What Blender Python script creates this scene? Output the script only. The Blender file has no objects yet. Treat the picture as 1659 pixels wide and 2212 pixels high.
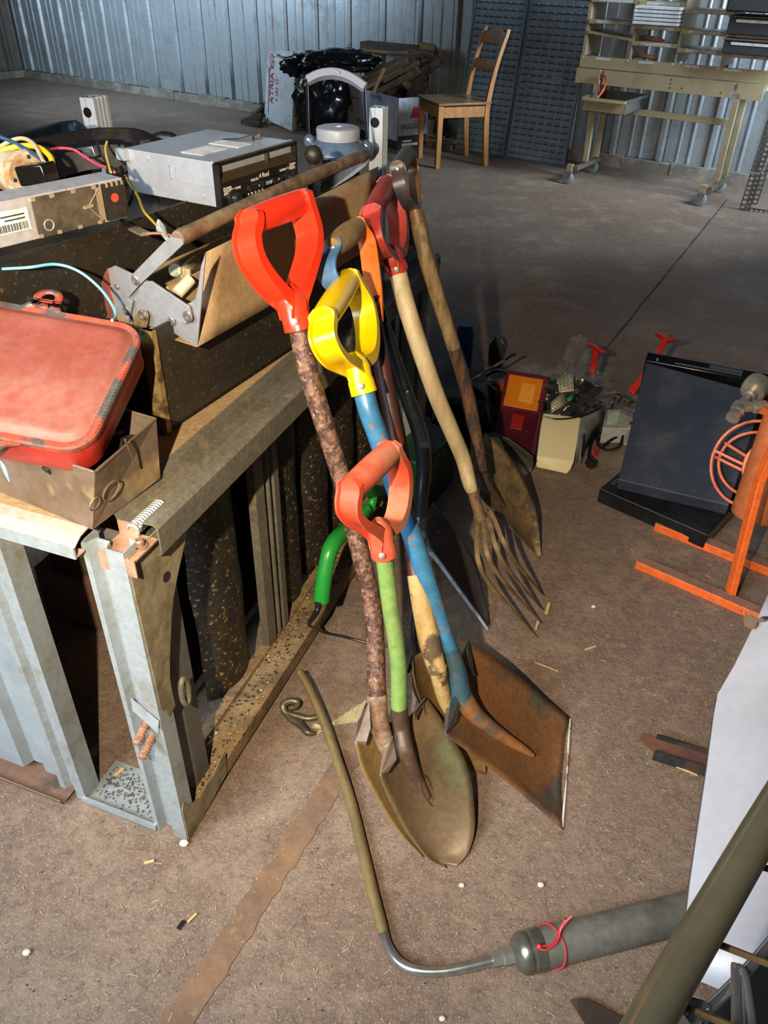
import bpy, bmesh, math, random
from mathutils import Vector as V, Matrix, noise
random.seed(7)
SC = bpy.context.scene
COL = SC.collection
pi = math.pi
# ------------------------------------------------------------------ camera
W, H, FPX = 1659., 2212., 1680.
TH, PH, CH = math.radians(35.7), math.radians(1.4), 1.38
fwd = V((0, math.cos(TH), -math.sin(TH)))
rt0 = V((1, 0, 0)); up0 = V((0, math.sin(TH), math.cos(TH)))
rt = rt0*math.cos(PH)+up0*math.sin(PH); upv = -rt0*math.sin(PH)+up0*math.cos(PH)
CP = V((0, 0, CH))
cd = bpy.data.cameras.new('camera'); cam = bpy.data.objects.new('camera', cd); COL.objects.link(cam)
cd.sensor_fit = 'HORIZONTAL'; cd.sensor_width = 36.0; cd.lens = 36.0*FPX/W; cd.clip_start = .02; cd.clip_end = 60
cam.matrix_world = Matrix(((rt.x, upv.x, -fwd.x, 0), (rt.y, upv.y, -fwd.y, 0), (rt.z, upv.z, -fwd.z, CH), (0, 0, 0, 1)))
SC.camera = cam
# ------------------------------------------------------------------ light
wd = bpy.data.worlds.new('world'); SC.world = wd; wd.use_nodes = True
wd.node_tree.nodes['Background'].inputs[0].default_value = (.55, .68, .85, 1)
wd.node_tree.nodes['Background'].inputs[1].default_value = .035
def light(name, kind, loc, aim, power, colr, size=.05, sy=None, spot=None, spread=None):
    l = bpy.data.lights.new(name, kind); o = bpy.data.objects.new(name, l); COL.objects.link(o)
    l.energy = power; l.color = colr; o.location = loc
    if kind == 'AREA':
        l.shape = 'RECTANGLE'; l.size = size; l.size_y = sy or size
    else: l.shadow_soft_size = size
    if spread: l.spread = math.radians(spread)
    if spot: l.spot_size = spot; l.spot_blend = .9
    o.rotation_euler = (V(aim)-V(loc)).to_track_quat('-Z', 'Y').to_euler()
    return o
light('hand_lamp', 'SPOT', (-.25, -.02, 1.44), (-.08, 1.7, .64), 220, (1.0, .81, .57), .012, spot=math.radians(110))
light('door_daylight', 'AREA', (-2.1, -1.0, 2.3), (-.45, .8, .2), 44, (.80, .90, 1.0), 1.5, 1.5, spread=75)
light('wall_fill_right', 'AREA', (3.4, 4.4, 2.0), (.0, 8.5, 1.25), 155, (.70, .85, 1.0), 1.1, 1.1, spread=120)  # added cool fill aimed at the back wall; no gate is in view
light('wall_fill_left', 'AREA', (-4.4, 7.4, 2.0), (-2.0, 10.3, 1.6), 100, (.62, .82, 1.0), 1.2, 1.2, spread=110)  # second added fill, for the wall's left end; no window is seen
SC.view_settings.view_transform = 'Standard'; SC.view_settings.look = 'None'
SC.view_settings.exposure = 0.0; SC.view_settings.gamma = 1.0; SC.view_settings.use_curve_mapping = False
# ------------------------------------------------------------------ geometry of the view (used to read real positions off the photo)
def ray(x, y): return rt*((x-W/2)/FPX)+upv*((H/2-y)/FPX)+fwd
def F(x, y, z=0.):
    d = ray(x, y); return CP+d*((z-CH)/d.z)
def R(x, y, t): return CP+ray(x, y)*t
def PL(x, y, p, n):
    d = ray(x, y); return CP+d*((p-CP).dot(n)/d.dot(n))
BO = V((-.359, .833, 0)); E1 = V((.341, .940, 0)).normalized(); E2 = V((-E1.y, E1.x, 0)); ZZ = V((0, 0, 1)); XX = V((1, 0, 0))
def B(a, b, z): return BO+E1*a+E2*b+ZZ*z          # bench frame
WO = V((-4.741, 11.327, 0)); WD = V((.8275, -.5614, 0)).normalized(); WN = V((-WD.y, WD.x, 0))
def WL(s, n, z): return WO+WD*s+WN*n+ZZ*z         # back wall frame (n < 0 is into the room)
KO = F(1232, 390)
def K(s, n, z): return KO+WD*s+WN*n+ZZ*z          # trolley frame
# ------------------------------------------------------------------ mesh helpers
def catmull(pts, k=6):
    pts = [V(p) for p in pts]
    if len(pts) < 3: return pts
    out = []; P = [pts[0]*2-pts[1]]+pts+[pts[-1]*2-pts[-2]]
    for i in range(1, len(P)-2):
        a, b, c, d = P[i-1:i+3]
        for j in range(k):
            t = j/k; out.append(.5*((2*b)+(c-a)*t+(2*a-5*b+4*c-d)*t*t+(3*b-a-3*c+d)*t**3))
    out.append(pts[-1]); return out
def lerpl(vals, n):
    if not isinstance(vals, (list, tuple)): return [vals]*n
    r = []
    for i in range(n):
        x = i/(n-1)*(len(vals)-1) if n > 1 else 0; j = min(int(x), len(vals)-2); f = x-j
        r.append(vals[j]*(1-f)+vals[j+1]*f)
    return r
class MB:
    def __init__(s): s.v = []; s.f = []; s.mi = []; s.c = 0
    def add(s, vs, fs):
        o = len(s.v); s.v += [V(p) for p in vs]; s.f += [tuple(i+o for i in f) for f in fs]; s.mi += [s.c]*len(fs); return s
    def box(s, o, x, y, z):
        o, x, y, z = V(o), V(x), V(y), V(z)
        return s.add([o, o+x, o+x+y, o+y, o+z, o+x+z, o+x+y+z, o+y+z], [(0, 3, 2, 1), (4, 5, 6, 7), (0, 1, 5, 4), (1, 2, 6, 5), (2, 3, 7, 6), (3, 0, 4, 7)])
    def bb(s, fr, a0, a1, b0, b1, z0, z1):
        return s.box(fr(a0, b0, z0), fr(a1, b0, z0)-fr(a0, b0, z0), fr(a0, b1, z0)-fr(a0, b0, z0), V((0, 0, z1-z0)))
    def bar(s, a, b, w, h, up=ZZ):
        a, b = V(a), V(b); d = (b-a).normalized(); x = d.cross(V(up))
        if x.length < 1e-4: x = d.cross(V((1, 0, 0)))
        x.normalize(); y = x.cross(d)
        return s.box(a-x*w/2-y*h/2, x*w, b-a, y*h)
    def hexa(s, bot, top):
        return s.add(list(bot)+list(top), [(3, 2, 1, 0), (4, 5, 6, 7), (0, 1, 5, 4), (1, 2, 6, 5), (2, 3, 7, 6), (3, 0, 4, 7)])
    def prism(s, pts, ext):
        n = len(pts); ext = V(ext)
        return s.add([V(p) for p in pts]+[V(p)+ext for p in pts], [tuple(range(n))[::-1], tuple(range(n, 2*n))]+[(i, (i+1) % n, n+(i+1) % n, n+i) for i in range(n)])
    def sweep(s, path, prof, wdir, sw=1., st=1., cap=True):
        """prof = closed list of (w, t); w along wdir, t along the outward normal"""
        n = len(path); m = len(prof); sw = lerpl(sw, n); st = lerpl(st, n); vs = []
        for i, p in enumerate(path):
            d = (path[min(i+1, n-1)]-path[max(i-1, 0)]).normalized()
            wv = V(wdir[i] if isinstance(wdir, list) else wdir); wv = (wv-d*wv.dot(d)).normalized(); tv = d.cross(wv)
            vs += [p+wv*(q[0]*sw[i])+tv*(q[1]*st[i]) for q in prof]
        fs = [(i*m+j, i*m+(j+1) % m, (i+1)*m+(j+1) % m, (i+1)*m+j) for i in range(n-1) for j in range(m)]
        if cap: fs += [tuple(range(m))[::-1], tuple(range((n-1)*m, n*m))]
        return s.add(vs, fs)
    def tube(s, path, r, n=12, cap=True):
        path = [V(p) for p in path]; N = len(path); rr = lerpl(r, N)
        d0 = (path[1]-path[0]).normalized(); x = d0.orthogonal().normalized(); vs = []
        for i, p in enumerate(path):
            d = (path[min(i+1, N-1)]-path[max(i-1, 0)]).normalized()
            x = (x-d*x.dot(d)).normalized(); y = d.cross(x)
            vs += [p+(x*math.cos(2*pi*k/n)+y*math.sin(2*pi*k/n))*rr[i] for k in range(n)]
        fs = [(i*n+j, i*n+(j+1) % n, (i+1)*n+(j+1) % n, (i+1)*n+j) for i in range(N-1) for j in range(n)]
        if cap: fs += [tuple(range(n))[::-1], tuple(range((N-1)*n, N*n))]
        return s.add(vs, fs)
    def lathe(s, o, ax, prof, n=24):
        o = V(o); ax = V(ax).normalized(); x = ax.orthogonal().normalized(); y = ax.cross(x); m = len(prof)
        vs = [o+ax*h+(x*math.cos(2*pi*k/n)+y*math.sin(2*pi*k/n))*max(r, 1e-4) for h, r in prof for k in range(n)]
        fs = [(i*n+j, i*n+(j+1) % n, (i+1)*n+(j+1) % n, (i+1)*n+j) for i in range(m-1) for j in range(n)]
        fs += [tuple(range(n))[::-1], tuple(range((m-1)*n, m*n))]
        return s.add(vs, fs)
    def grid(s, rows):
        n, m = len(rows), len(rows[0])
        return s.add([p for r in rows for p in r], [(i*m+j, i*m+j+1, (i+1)*m+j+1, (i+1)*m+j) for i in range(n-1) for j in range(m-1)])
    def quad(s, *p): return s.add(p, [tuple(range(len(p)))])
    def ball(s, c, r, n=12, sc=(1, 1, 1)):
        prof = [(-math.cos(pi*i/8), math.sin(pi*i/8)) for i in range(9)]; c = V(c)
        vs = []
        for h, q in prof:
            for k in range(n): vs.append(c+V((q*math.cos(2*pi*k/n)*sc[0], q*math.sin(2*pi*k/n)*sc[1], h*sc[2]))*r)
        return s.add(vs, [(i*n+j, i*n+(j+1) % n, (i+1)*n+(j+1) % n, (i+1)*n+j) for i in range(8) for j in range(n)])
    def build(s, name, mat, parent=None, smooth=True, bevel=0, solid=0, sub=0, ang=.7, jit=0):
        me = bpy.data.meshes.new(name); o = bpy.data.objects.new(name, me); COL.objects.link(o)
        if parent is not None: org = ORG[parent.name]
        else:
            org = V((sum(p.x for p in s.v)/len(s.v), sum(p.y for p in s.v)/len(s.v), min(p.z for p in s.v))); o.location = org
        me.from_pydata([p-org for p in s.v], [], s.f)
        for m in (mat if isinstance(mat, list) else [mat]): me.materials.append(m)
        for p, i in zip(me.polygons, s.mi): p.material_index = i
        b = bmesh.new(); b.from_mesh(me); bmesh.ops.remove_doubles(b, verts=b.verts, dist=1e-6); bmesh.ops.recalc_face_normals(b, faces=b.faces)
        if jit:
            for v_ in b.verts:
                q = v_.co*9; v_.co += noise.noise_vector(q)*jit
        b.to_mesh(me); b.free()
        if smooth:
            for p in me.polygons: p.use_smooth = True
            me.set_sharp_from_angle(angle=ang)
        if solid:
            md = o.modifiers.new('solid', 'SOLIDIFY'); md.thickness = solid; md.offset = 0
        if bevel:
            md = o.modifiers.new('bevel', 'BEVEL'); md.width = bevel; md.segments = 2; md.limit_method = 'ANGLE'; md.angle_limit = .6
        if sub:
            md = o.modifiers.new('sub', 'SUBSURF'); md.levels = sub; md.render_levels = sub
        if parent is not None: o.parent = parent
        ORG[o.name] = org.copy()
        return o
ORG = {}
def tag(o, label, cat=None, group=None, kind=None):
    if label: o['label'] = label
    if cat: o['category'] = cat
    if group: o['group'] = group
    if kind: o['kind'] = kind
    return o
def thing(name, loc, label, cat, group=None):
    o = bpy.data.objects.new(name, None); COL.objects.link(o); o.location = loc; o.empty_display_size = .05
    ORG[o.name] = V(loc); return tag(o, label, cat, group)
def struct(name, mb, mat, **k):
    o = mb.build(name, mat, **k); o['kind'] = 'structure'; return o
def text(txt, name, mat, parent, o, x, y, size, align='LEFT'):
    """flat lettering: o = origin, x = reading direction, y = up direction"""
    cu = bpy.data.curves.new('t', 'FONT'); cu.body = txt; cu.size = size; cu.extrude = .0002; cu.align_x = align
    ob = bpy.data.objects.new('t', cu); COL.objects.link(ob); bpy.context.view_layer.update()
    me = bpy.data.meshes.new_from_object(ob.evaluated_get(bpy.context.evaluated_depsgraph_get()))
    bpy.data.objects.remove(ob); me.name = name
    x = V(x).normalized(); y = V(y).normalized(); y = (y-x*y.dot(x)).normalized(); n = x.cross(y)
    org = ORG[parent.name]; T = Matrix(((x.x, y.x, n.x, o[0]-org.x), (x.y, y.y, n.y, o[1]-org.y), (x.z, y.z, n.z, o[2]-org.z), (0, 0, 0, 1)))
    me.transform(T); me.materials.clear(); me.materials.append(mat)
    q = bpy.data.objects.new(name, me); COL.objects.link(q); q.parent = parent; ORG[q.name] = org.copy(); return q
# ------------------------------------------------------------------ materials
def lin(h):
    h = h.lstrip('#'); r = [int(h[i:i+2], 16)/255 for i in (0, 2, 4)]
    return tuple(c/12.92 if c <= .04045 else ((c+.055)/1.055)**2.4 for c in r)+(1,)
MC = {}
def M(name, c, c2=None, sc=8, th=(.5, .6), rough=.6, rough2=None, metal=0., metal2=None, bump=.15, bs=60, grain=.12, c3=None, sc3=90, th3=(.66, .7), stretch=None, trans=0, alpha=1, coat=0):
    if name in MC: return MC[name]
    m = bpy.data.materials.new(name); m.use_nodes = True; MC[name] = m
    N = m.node_tree.nodes; L = m.node_tree.links; P = N['Principled BSDF']
    tc = N.new('ShaderNodeTexCoord'); src = tc.outputs['Object']
    if stretch:
        mp = N.new('ShaderNodeMapping'); mp.inputs['Scale'].default_value = stretch; L.new(src, mp.inputs[0]); src = mp.outputs[0]
    def nz(scale, det=6, ro=.6):
        n = N.new('ShaderNodeTexNoise'); n.inputs['Scale'].default_value = scale; n.inputs['Detail'].default_value = det; n.inputs['Roughness'].default_value = ro
        L.new(src, n.inputs['Vector']); return n.outputs['Fac']
    def ramp(f, a, b):
        r = N.new('ShaderNodeMapRange'); r.inputs[1].default_value = a; r.inputs[2].default_value = b; L.new(f, r.inputs[0]); return r.outputs[0]
    def mix(f, a, b):
        x = N.new('ShaderNodeMix'); x.data_type = 'RGBA'
        if hasattr(f, 'links'): L.new(f, x.inputs[0])
        else: x.inputs[0].default_value = f
        for s_, k in ((a, 6), (b, 7)):
            if hasattr(s_, 'links'): L.new(s_, x.inputs[k])
            else: x.inputs[k].default_value = s_
        return x.outputs[2]
    def mixf(f, a, b):
        x = N.new('ShaderNodeMix'); L.new(f, x.inputs[0]); x.inputs[2].default_value = a; x.inputs[3].default_value = b; return x.outputs[0]
    base = lin(c); cur = base
    fine = nz(bs)
    if c2:
        f = ramp(nz(sc, 9, .65), *th); cur = mix(f, base, lin(c2))
        if rough2 is not None: L.new(mixf(f, rough, rough2), P.inputs['Roughness'])
        if metal2 is not None: L.new(mixf(f, metal, metal2), P.inputs['Metallic'])
    if c3:
        cur = mix(ramp(nz(sc3, 3), *th3), cur, lin(c3))
    if grain:
        g = ramp(fine, .3, .7); gm = N.new('ShaderNodeMapRange'); L.new(g, gm.inputs[0]); gm.inputs[3].default_value = 1-grain*2; gm.inputs[4].default_value = 1+grain
        hs = N.new('ShaderNodeHueSaturation'); L.new(gm.outputs[0], hs.inputs['Value'])
        if hasattr(cur, 'links'): L.new(cur, hs.inputs['Color'])
        else: hs.inputs['Color'].default_value = cur
        cur = hs.outputs[0]
    if hasattr(cur, 'links'): L.new(cur, P.inputs['Base Color'])
    else: P.inputs['Base Color'].default_value = cur
    if not (c2 and rough2 is not None): P.inputs['Roughness'].default_value = rough
    if not (c2 and metal2 is not None): P.inputs['Metallic'].default_value = metal
    P.inputs['Transmission Weight'].default_value = trans; P.inputs['Alpha'].default_value = alpha; P.inputs['Coat Weight'].default_value = coat
    if bump:
        bn = N.new('ShaderNodeBump'); bn.inputs['Strength'].default_value = bump; bn.inputs['Distance'].default_value = .004
        L.new(fine, bn.inputs['Height']); L.new(bn.outputs[0], P.inputs['Normal'])
    return m
galv = M('galvanised', '#9ca7ad', '#86867c', 14, (.5, .7), .38, .5, .35, .3, .1, 90, .08)
galvd = M('galvanised_dusty', '#6f6c60', '#565145', 10, (.4, .65), .55, .8, .25, .1, .2, 120, .16, c3='#7d745c', sc3=25, th3=(.55, .75))
wallm = M('wall_sheet', '#a2a9ae', '#848a8c', 5, (.4, .65), .32, .5, .5, .45, .1, 70, .08, c3='#a8aca8', sc3=30, th3=(.6, .75))
conc = M('plinth', '#6b665e', '#8a8276', 6, (.45, .6), .9, bump=.4, bs=40)
blackp = M('black_plastic', '#101112', '#1c1c1c', 6, rough=.35, bump=.05, grain=.05)
blackd = M('black_dusty', '#14161a', '#3a3630', 5, (.5, .75), .45, .8, bump=.08, bs=120, c3='#5b5245', sc3=12, th3=(.68, .8))
chrome = M('chrome', '#d5d7da', rough=.15, metal=1., bump=0, grain=0)
steel = M('steel', '#9a9ba0', '#6f6a66', 8, (.5, .7), .3, .5, .9, .7, .05, 80)
white = M('white_paint', '#c9ccd0', '#a9a59c', 5, (.55, .75), .4, .6, bump=.04)
rust = M('rust', '#5a3a28', '#7c4f30', 12, (.4, .6), .85, bump=.5, bs=90, grain=.2)
ink = M('ink', '#24262a', rough=.7, bump=0, grain=0); redink = M('red_ink', '#b03038', rough=.7, bump=0, grain=0); paleink = M('pale_print', '#d8d4c8', rough=.6, bump=0, grain=0)
paper = M('paper', '#d4d6d6', '#b8b4a8', 10, rough=.7, bump=.03)
# ================================================================== THE SETTING
def floor_mat():
    m = bpy.data.materials.new('concrete_floor'); m.use_nodes = True; N = m.node_tree.nodes; L = m.node_tree.links; P = N['Principled BSDF']
    tc = N.new('ShaderNodeTexCoord')
    def nz(s, d=8, r=.6, st=None):
        n = N.new('ShaderNodeTexNoise'); n.inputs['Scale'].default_value = s; n.inputs['Detail'].default_value = d; n.inputs['Roughness'].default_value = r
        src = tc.outputs['Object']
        if st:
            mp = N.new('ShaderNodeMapping'); mp.inputs['Scale'].default_value = st; mp.inputs['Rotation'].default_value = (0, 0, .6); L.new(src, mp.inputs[0]); src = mp.outputs[0]
        L.new(src, n.inputs['Vector']); return n.outputs['Fac']
    def rmp(f, a, b, c=0, d=1):
        r = N.new('ShaderNodeMapRange'); L.new(f, r.inputs[0]); r.inputs[1].default_value = a; r.inputs[2].default_value = b; r.inputs[3].default_value = c; r.inputs[4].default_value = d; return r.outputs[0]
    def mix(f, a, b, mode='MIX'):
        x = N.new('ShaderNodeMix'); x.data_type = 'RGBA'; x.blend_type = mode; L.new(f, x.inputs[0])
        for s_, k in ((a, 6), (b, 7)):
            if hasattr(s_, 'links'): L.new(s_, x.inputs[k])
            else: x.inputs[k].default_value = lin(s_)
        return x.outputs[2]
    c = mix(rmp(nz(1.6), .35, .65), '#665347', '#796759')
    c = mix(rmp(nz(.8, 5), .52, .68, 0, .6), c, '#5a4f46')          # dark oily patches
    c = mix(rmp(nz(5, 8), .52, .72, 0, .55), c, '#a08e7a')          # worn pale patches
    c = mix(rmp(nz(3.2, 8, .7), .60, .72, 0, .5), c, '#4e3f33')
    c = mix(rmp(nz(2.2, 10, .75, (1, 6, 1)), .60, .74, 0, .45), c, '#a59a8c')  # long scrapes
    c = mix(rmp(nz(26, 10, .72), .48, .68, 0, .45), c, '#96816b')
    c = mix(rmp(nz(60, 10, .75), .50, .64, 0, .5), c, '#43342b')
    c = mix(rmp(nz(260, 6, .7), .54, .68, 0, .65), c, '#b8a490')          # pale grit
    c = mix(rmp(nz(210, 5, .7), .56, .68, 0, .6), c, '#382d24')          # dark grit
    c = mix(rmp(nz(38, 6, .7), .62, .72, 0, .5), c, '#46372b')
    L.new(c, P.inputs['Base Color']); P.inputs['Roughness'].default_value = .72
    L.new(rmp(nz(1.2), .3, .7, .5, .85), P.inputs['Roughness'])
    bn = N.new('ShaderNodeBump'); bn.inputs['Strength'].default_value = .9; bn.inputs['Distance'].default_value = .004
    L.new(nz(70, 8, .7), bn.inputs['Height']); L.new(bn.outputs[0], P.inputs['Normal']); return m
b = MB(); b.bb(WL, -.2, 14, -11, .25, -.12, 0); struct('floor', b, floor_mat(), smooth=False)
# corrugated back wall: one folded sheet
def corr(L_, per=.385):
    pr = []; s = 0
    unit = [(0, 0), (.012, .012), (.020, .012), (.032, 0), (.130, 0), (.134, -.014), (.142, -.014), (.147, .0), (.158, .030), (.188, .030), (.199, 0), (.204, -.014), (.212, -.014), (.216, 0), (.300, 0), (.308, .008), (.316, .008), (.324, 0)]
    k = 0
    while k*per < L_:
        pr += [(k*per+u, -d) for u, d in unit]; k += 1
    return pr
pr = corr(13.6)
b = MB(); b.grid([[WL(s+.02, n, z) for s, n in pr] for z in (.085, 2.9)]); struct('wall_back', b, wallm, smooth=False, solid=.0015)
b = MB(); b.grid([[WO+WN*(-s-.02)+WD*(-n)+ZZ*z for s, n in corr(10.5)] for z in (.085, 2.9)])
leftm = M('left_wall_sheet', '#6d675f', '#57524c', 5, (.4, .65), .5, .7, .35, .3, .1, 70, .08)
struct('wall_left', b, leftm, smooth=False, solid=.0015)
b = MB()
for i in range(34):                                                  # broken concrete plinth under the sheet
    s0 = i*.4; b.bb(WL, s0, s0+.4, -.05-.02*random.random(), .12, -.02, .075+.02*random.random())
struct('trim_1', b, conc, bevel=.004)
b = MB(); b.box(WO+WN*(-10.8)+WD*(-.12)-ZZ*.02, WN*10.8, WD*.17, ZZ*.1); struct('trim_2', b, conc, bevel=.004)
# worn strip set into the floor and the slab joint
a0, a1 = F(385, 2212), F(735, 1665); d = (a1-a0).normalized(); w = d.cross(ZZ)*.026
strip = M('floor_strip', '#7c6048', '#665346', 7, (.45, .62), .85, bump=.5, bs=50, grain=.12, c3='#93795a', sc3=30, th3=(.62, .74))
def ragged(a, bb, w, h, n, jit):
    rows = []
    for i in range(n+1):
        p = a.lerp(bb, i/n); j1 = (random.random()-.5)*jit; j2 = (random.random()-.5)*jit; q = w.normalized()
        rows.append([p-w+q*j1-ZZ*.004, p-w+q*(j1+.002)+ZZ*h, p+w+q*(j2-.002)+ZZ*h, p+w+q*j2-ZZ*.004])
    return rows
b = MB(); b.grid(ragged(a0-d*.5, a1+d*.05, w, .0018, 60, .006)); struct('trim_3', b, strip)
b = MB(); b.grid(ragged(F(1570, 432), F(1120, 985), V((.006, -.003, 0)), .0012, 30, .006)); struct('trim_4', b, M('joint', '#3c352e', '#57493c', 20, rough=.95), smooth=False)

# ================================================================== BACKGROUND THINGS
# --- louvred steel panels leaning on the wall
bluem = M('slate_blue_paint', '#728494', '#62727e', 4, rough=.5, metal=.05, bump=.05, c3='#6d7780', sc3=7, th3=(.72, .8))
def louvre(name, sA, sB, label, zt=1.75):
    t = thing(name, WL((sA+sB)/2, -.3, 0), label, 'panel', 'louvred panels leaning on the wall')
    lean = .26/zt
    def Q(s, h, d=0): return WL(s, -.31+h*lean, 0)+ZZ*h+(WN*(-1)+ZZ*lean)*d
    b = MB(); b.hexa([Q(sA, .005), Q(sB, .005), Q(sB, .005, -.012), Q(sA, .005, -.012)], [Q(sA, zt), Q(sB, zt), Q(sB, zt, -.012), Q(sA, zt, -.012)])
    b.build('sheet', bluem, t, smooth=False)
    b = MB(); n = 7; w = (sB-sA-.03)/n; r = 0; h = .045
    while h < zt-.05:
        for i in range(n):
            s0 = sA+.015+i*w+w*.14; s1 = s0+w*.72
            b.add([Q(s0, h), Q(s1, h), Q(s1, h+.016), Q(s0, h+.016), Q(s0+.006, h+.001, .010), Q(s1-.006, h+.001, .010)], [(0, 4, 5, 1), (4, 3, 2, 5), (0, 3, 4), (1, 5, 2)]); b.c = 1; b.quad(Q(s0-.002, h-.005, .001), Q(s1+.002, h-.005, .001), Q(s1+.002, h+.002, .001), Q(s0-.002, h+.002, .001)); b.c = 0
        h += .047
    b.build('louvres', [bluem, M('louvre_slot', '#1c2228', rough=.9, bump=0, grain=0)], t, smooth=False)
    b = MB()
    for s0 in (sA, sB): b.bar(Q(s0, .005, .004), Q(s0, zt, .004), .012, .012, WN)
    b.bar(Q(sA, .006, .006), Q(sB, .006, .006), .014, .01); b.build('edge_fold', M('blue_edge', '#5a6c7c', rough=.4, metal=.3), t, smooth=False)
    return t, Q
louvre('louvred_panel', 6.60, 7.07, 'slate blue steel louvred panel directly behind the wooden chair, left of its twin')
t, Q = louvre('louvred_panel', 7.09, 7.62, 'slate blue louvred panel with white chalk marks, nearer the beige trolley')
chalk = M('chalk', '#b9c4cc', rough=.9, bump=0)
b = MB()
for pts in (((7.12, .56), (7.11, .585), (7.14, .60), (7.2, .60)), ((7.3, .575), (7.36, .58), (7.42, .57), (7.46, .575)), ((7.12, .53), (7.22, .505), (7.3, .51)), ((7.30, .60), (7.33, .62), (7.32, .595)), ((7.38, .605), (7.45, .61), (7.5, .598))):
    b.tube([Q(s, h, .011) for s, h in pts], .0025, 5)
b.build('chalk_mark', chalk, t)
# pale edging strip standing beside the panels
b = MB(); b.bb(lambda a, q, z: WL(a, q, z), 7.72, 7.80, -.14, -.13, 0, 1.5); b.bb(lambda a, q, z: WL(a, q, z), 7.72, 7.725, -.14, -.09, 0, 1.5)
tag(b.build('metal_strip', galv, smooth=False), 'tall narrow galvanised angle strip standing between blue panel and trolley', 'metal strip')

# --- wooden chair
pine = M('pine', '#b07a42', '#906032', 5, (.4, .65), .45, bump=.08, stretch=(6, 6, 1), grain=.1)
pined = M('pine_seat', '#6d5338', '#8a6c4a', 5, (.4, .65), .35, bump=.08, grain=.1)
fl, fr_, br, bl = F(880, 325), F(944, 364), F(1018, 350), F(960, 312)
sx = (fr_-fl); sx.z = 0; sxn = sx.normalized(); sy = V((-sxn.y, sxn.x, 0))*.40; sw = sxn*.40
c0 = fr_-sw                                                        # front left foot
t = thing('wooden_chair', c0+sw/2+sy/2, 'varnished pine chair with a two-slat back, in front of the blue louvred panels', 'chair')
up = lambda p, z: p+ZZ*z
def leg(p, z, w=.036): 
    q = MB(); q.hexa([p-sxn*w/2-sy.normalized()*w/2, p+sxn*w/2-sy.normalized()*w/2, p+sxn*w/2+sy.normalized()*w/2, p-sxn*w/2+sy.normalized()*w/2], [up(p, z)-sxn*w*.6-sy.normalized()*w*.6, up(p, z)+sxn*w*.6-sy.normalized()*w*.6, up(p, z)+sxn*w*.6+sy.normalized()*w*.6, up(p, z)-sxn*w*.6+sy.normalized()*w*.6]); return q
syn = sy.normalized()
leg(c0, .45).build('leg', pine, t, bevel=.003); leg(fr_, .45).build('leg', pine, t, bevel=.003)
backs = []
for p in (c0+sy, fr_+sy):
    path = catmull([p+syn*.02, p+ZZ*.25-syn*.005, up(p, .45)-syn*.01, up(p, .70)+syn*.035, up(p, .94)+syn*.11], 5)
    q = MB(); q.sweep(path, [(-.018, -.02), (.018, -.02), (.018, .02), (-.018, .02)], sxn, [1, 1.05, 1, .9, .8], [.9, 1.1, 1, .8, .7]); q.build('rear_leg', pine, t, bevel=.003); backs.append(path)
q = MB()
for z, h in ((.36, .075),):
    for a, bb in ((c0, fr_), (c0, c0+sy), (fr_, fr_+sy), (c0+sy, fr_+sy)): q.bar(up(a, z+h/2), up(bb, z+h/2), .02, h)
q.build('apron', pine, t, bevel=.002)
q = MB(); o_ = up(c0, .445)-sxn*.035-syn*.03; q.prism([o_, o_+sxn*.47, o_+sxn*.455+syn*.45, o_+sxn*.015+syn*.45], ZZ*.02); q.build('seat', pined, t, bevel=.006)
def slat(z, h, arch):
    def at(z, s):
        pth = backs[s]
        for a, bb in zip(pth, pth[1:]):
            if a.z <= z <= bb.z: return a.lerp(bb, (z-a.z)/(bb.z-a.z))
        return pth[-1]
    rows = []
    for i in range(13):
        u = i/12; lo = at(z, 0).lerp(at(z, 1), u); hi = at(z+h, 0).lerp(at(z+h, 1), u)+ZZ*arch*max(0, math.sin(pi*u))**3
        cv = syn*.02*math.sin(pi*u); rows.append([lo+cv, hi+cv])
    q = MB(); q.grid(rows); return q
slat(.83, .075, .03).build('top_rail', pine, t, solid=.016, bevel=.002); slat(.655, .07, 0).build('back_slat', pine, t, solid=.014, bevel=.002)

# --- polystyrene fish crates on edge with a print
styro = M('polystyrene', '#b9bec0', '#8f8f8a', 9, (.5, .7), .8, bump=.1)
styrod = M('polystyrene_dirty', '#76716a', '#5c544c', 9, (.4, .6), .85, bump=.3)
A0 = F(570, 266); A1 = F(630, 284); cd_ = (A1-A0).normalized(); cn = V((-cd_.y, cd_.x, 0)); cw = (A1-A0).length
def CR(u, v, z): return A0+cd_*u+cn*v+ZZ*z
t = thing('foam_crate', (A0+A1)/2, 'dirty white crate standing on end by the wall with red lettering', 'crate')
b = MB(); b.hexa([CR(.0, .04, 0), CR(cw+.02, .04, 0), CR(cw+.02, .34, 0), CR(0, .34, 0)], [CR(.04, .10, .60), CR(cw, .10, .545), CR(cw, .36, .545), CR(.04, .36, .60)]); b.build('body', [styrod], t, bevel=.01)
b = MB()
b.prism([CR(0, .0, .0), CR(.10, 0, .0), CR(.105, .0, .07), CR(.07, .01, .09), CR(.07, .05, .47), CR(.13, .06, .50), CR(.14, .075, .60), CR(.05, .075, .615), CR(.03, .05, .50)], cn*.05); b.build('lid', styro, t, bevel=.006)
b = MB(); b.prism([CR(.115, .0, .03), CR(cw+.0, .0, .0), CR(cw+.01, .05, .43), CR(cw, .07, .53), CR(.15, .07, .58), CR(.14, .055, .50), CR(.09, .05, .47), CR(.085, .01, .10)], cn*.045); b.build('side_panel', styro, t, bevel=.006)
b = MB()
for v0, z0 in ((.13, .60), (.19, .60), (.27, .585)): b.box(CR(.05, v0, z0-.02), cd_*.27, cn*.03, ZZ*.035)
b.build('rib', styro, t, bevel=.004)
b = MB()
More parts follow.
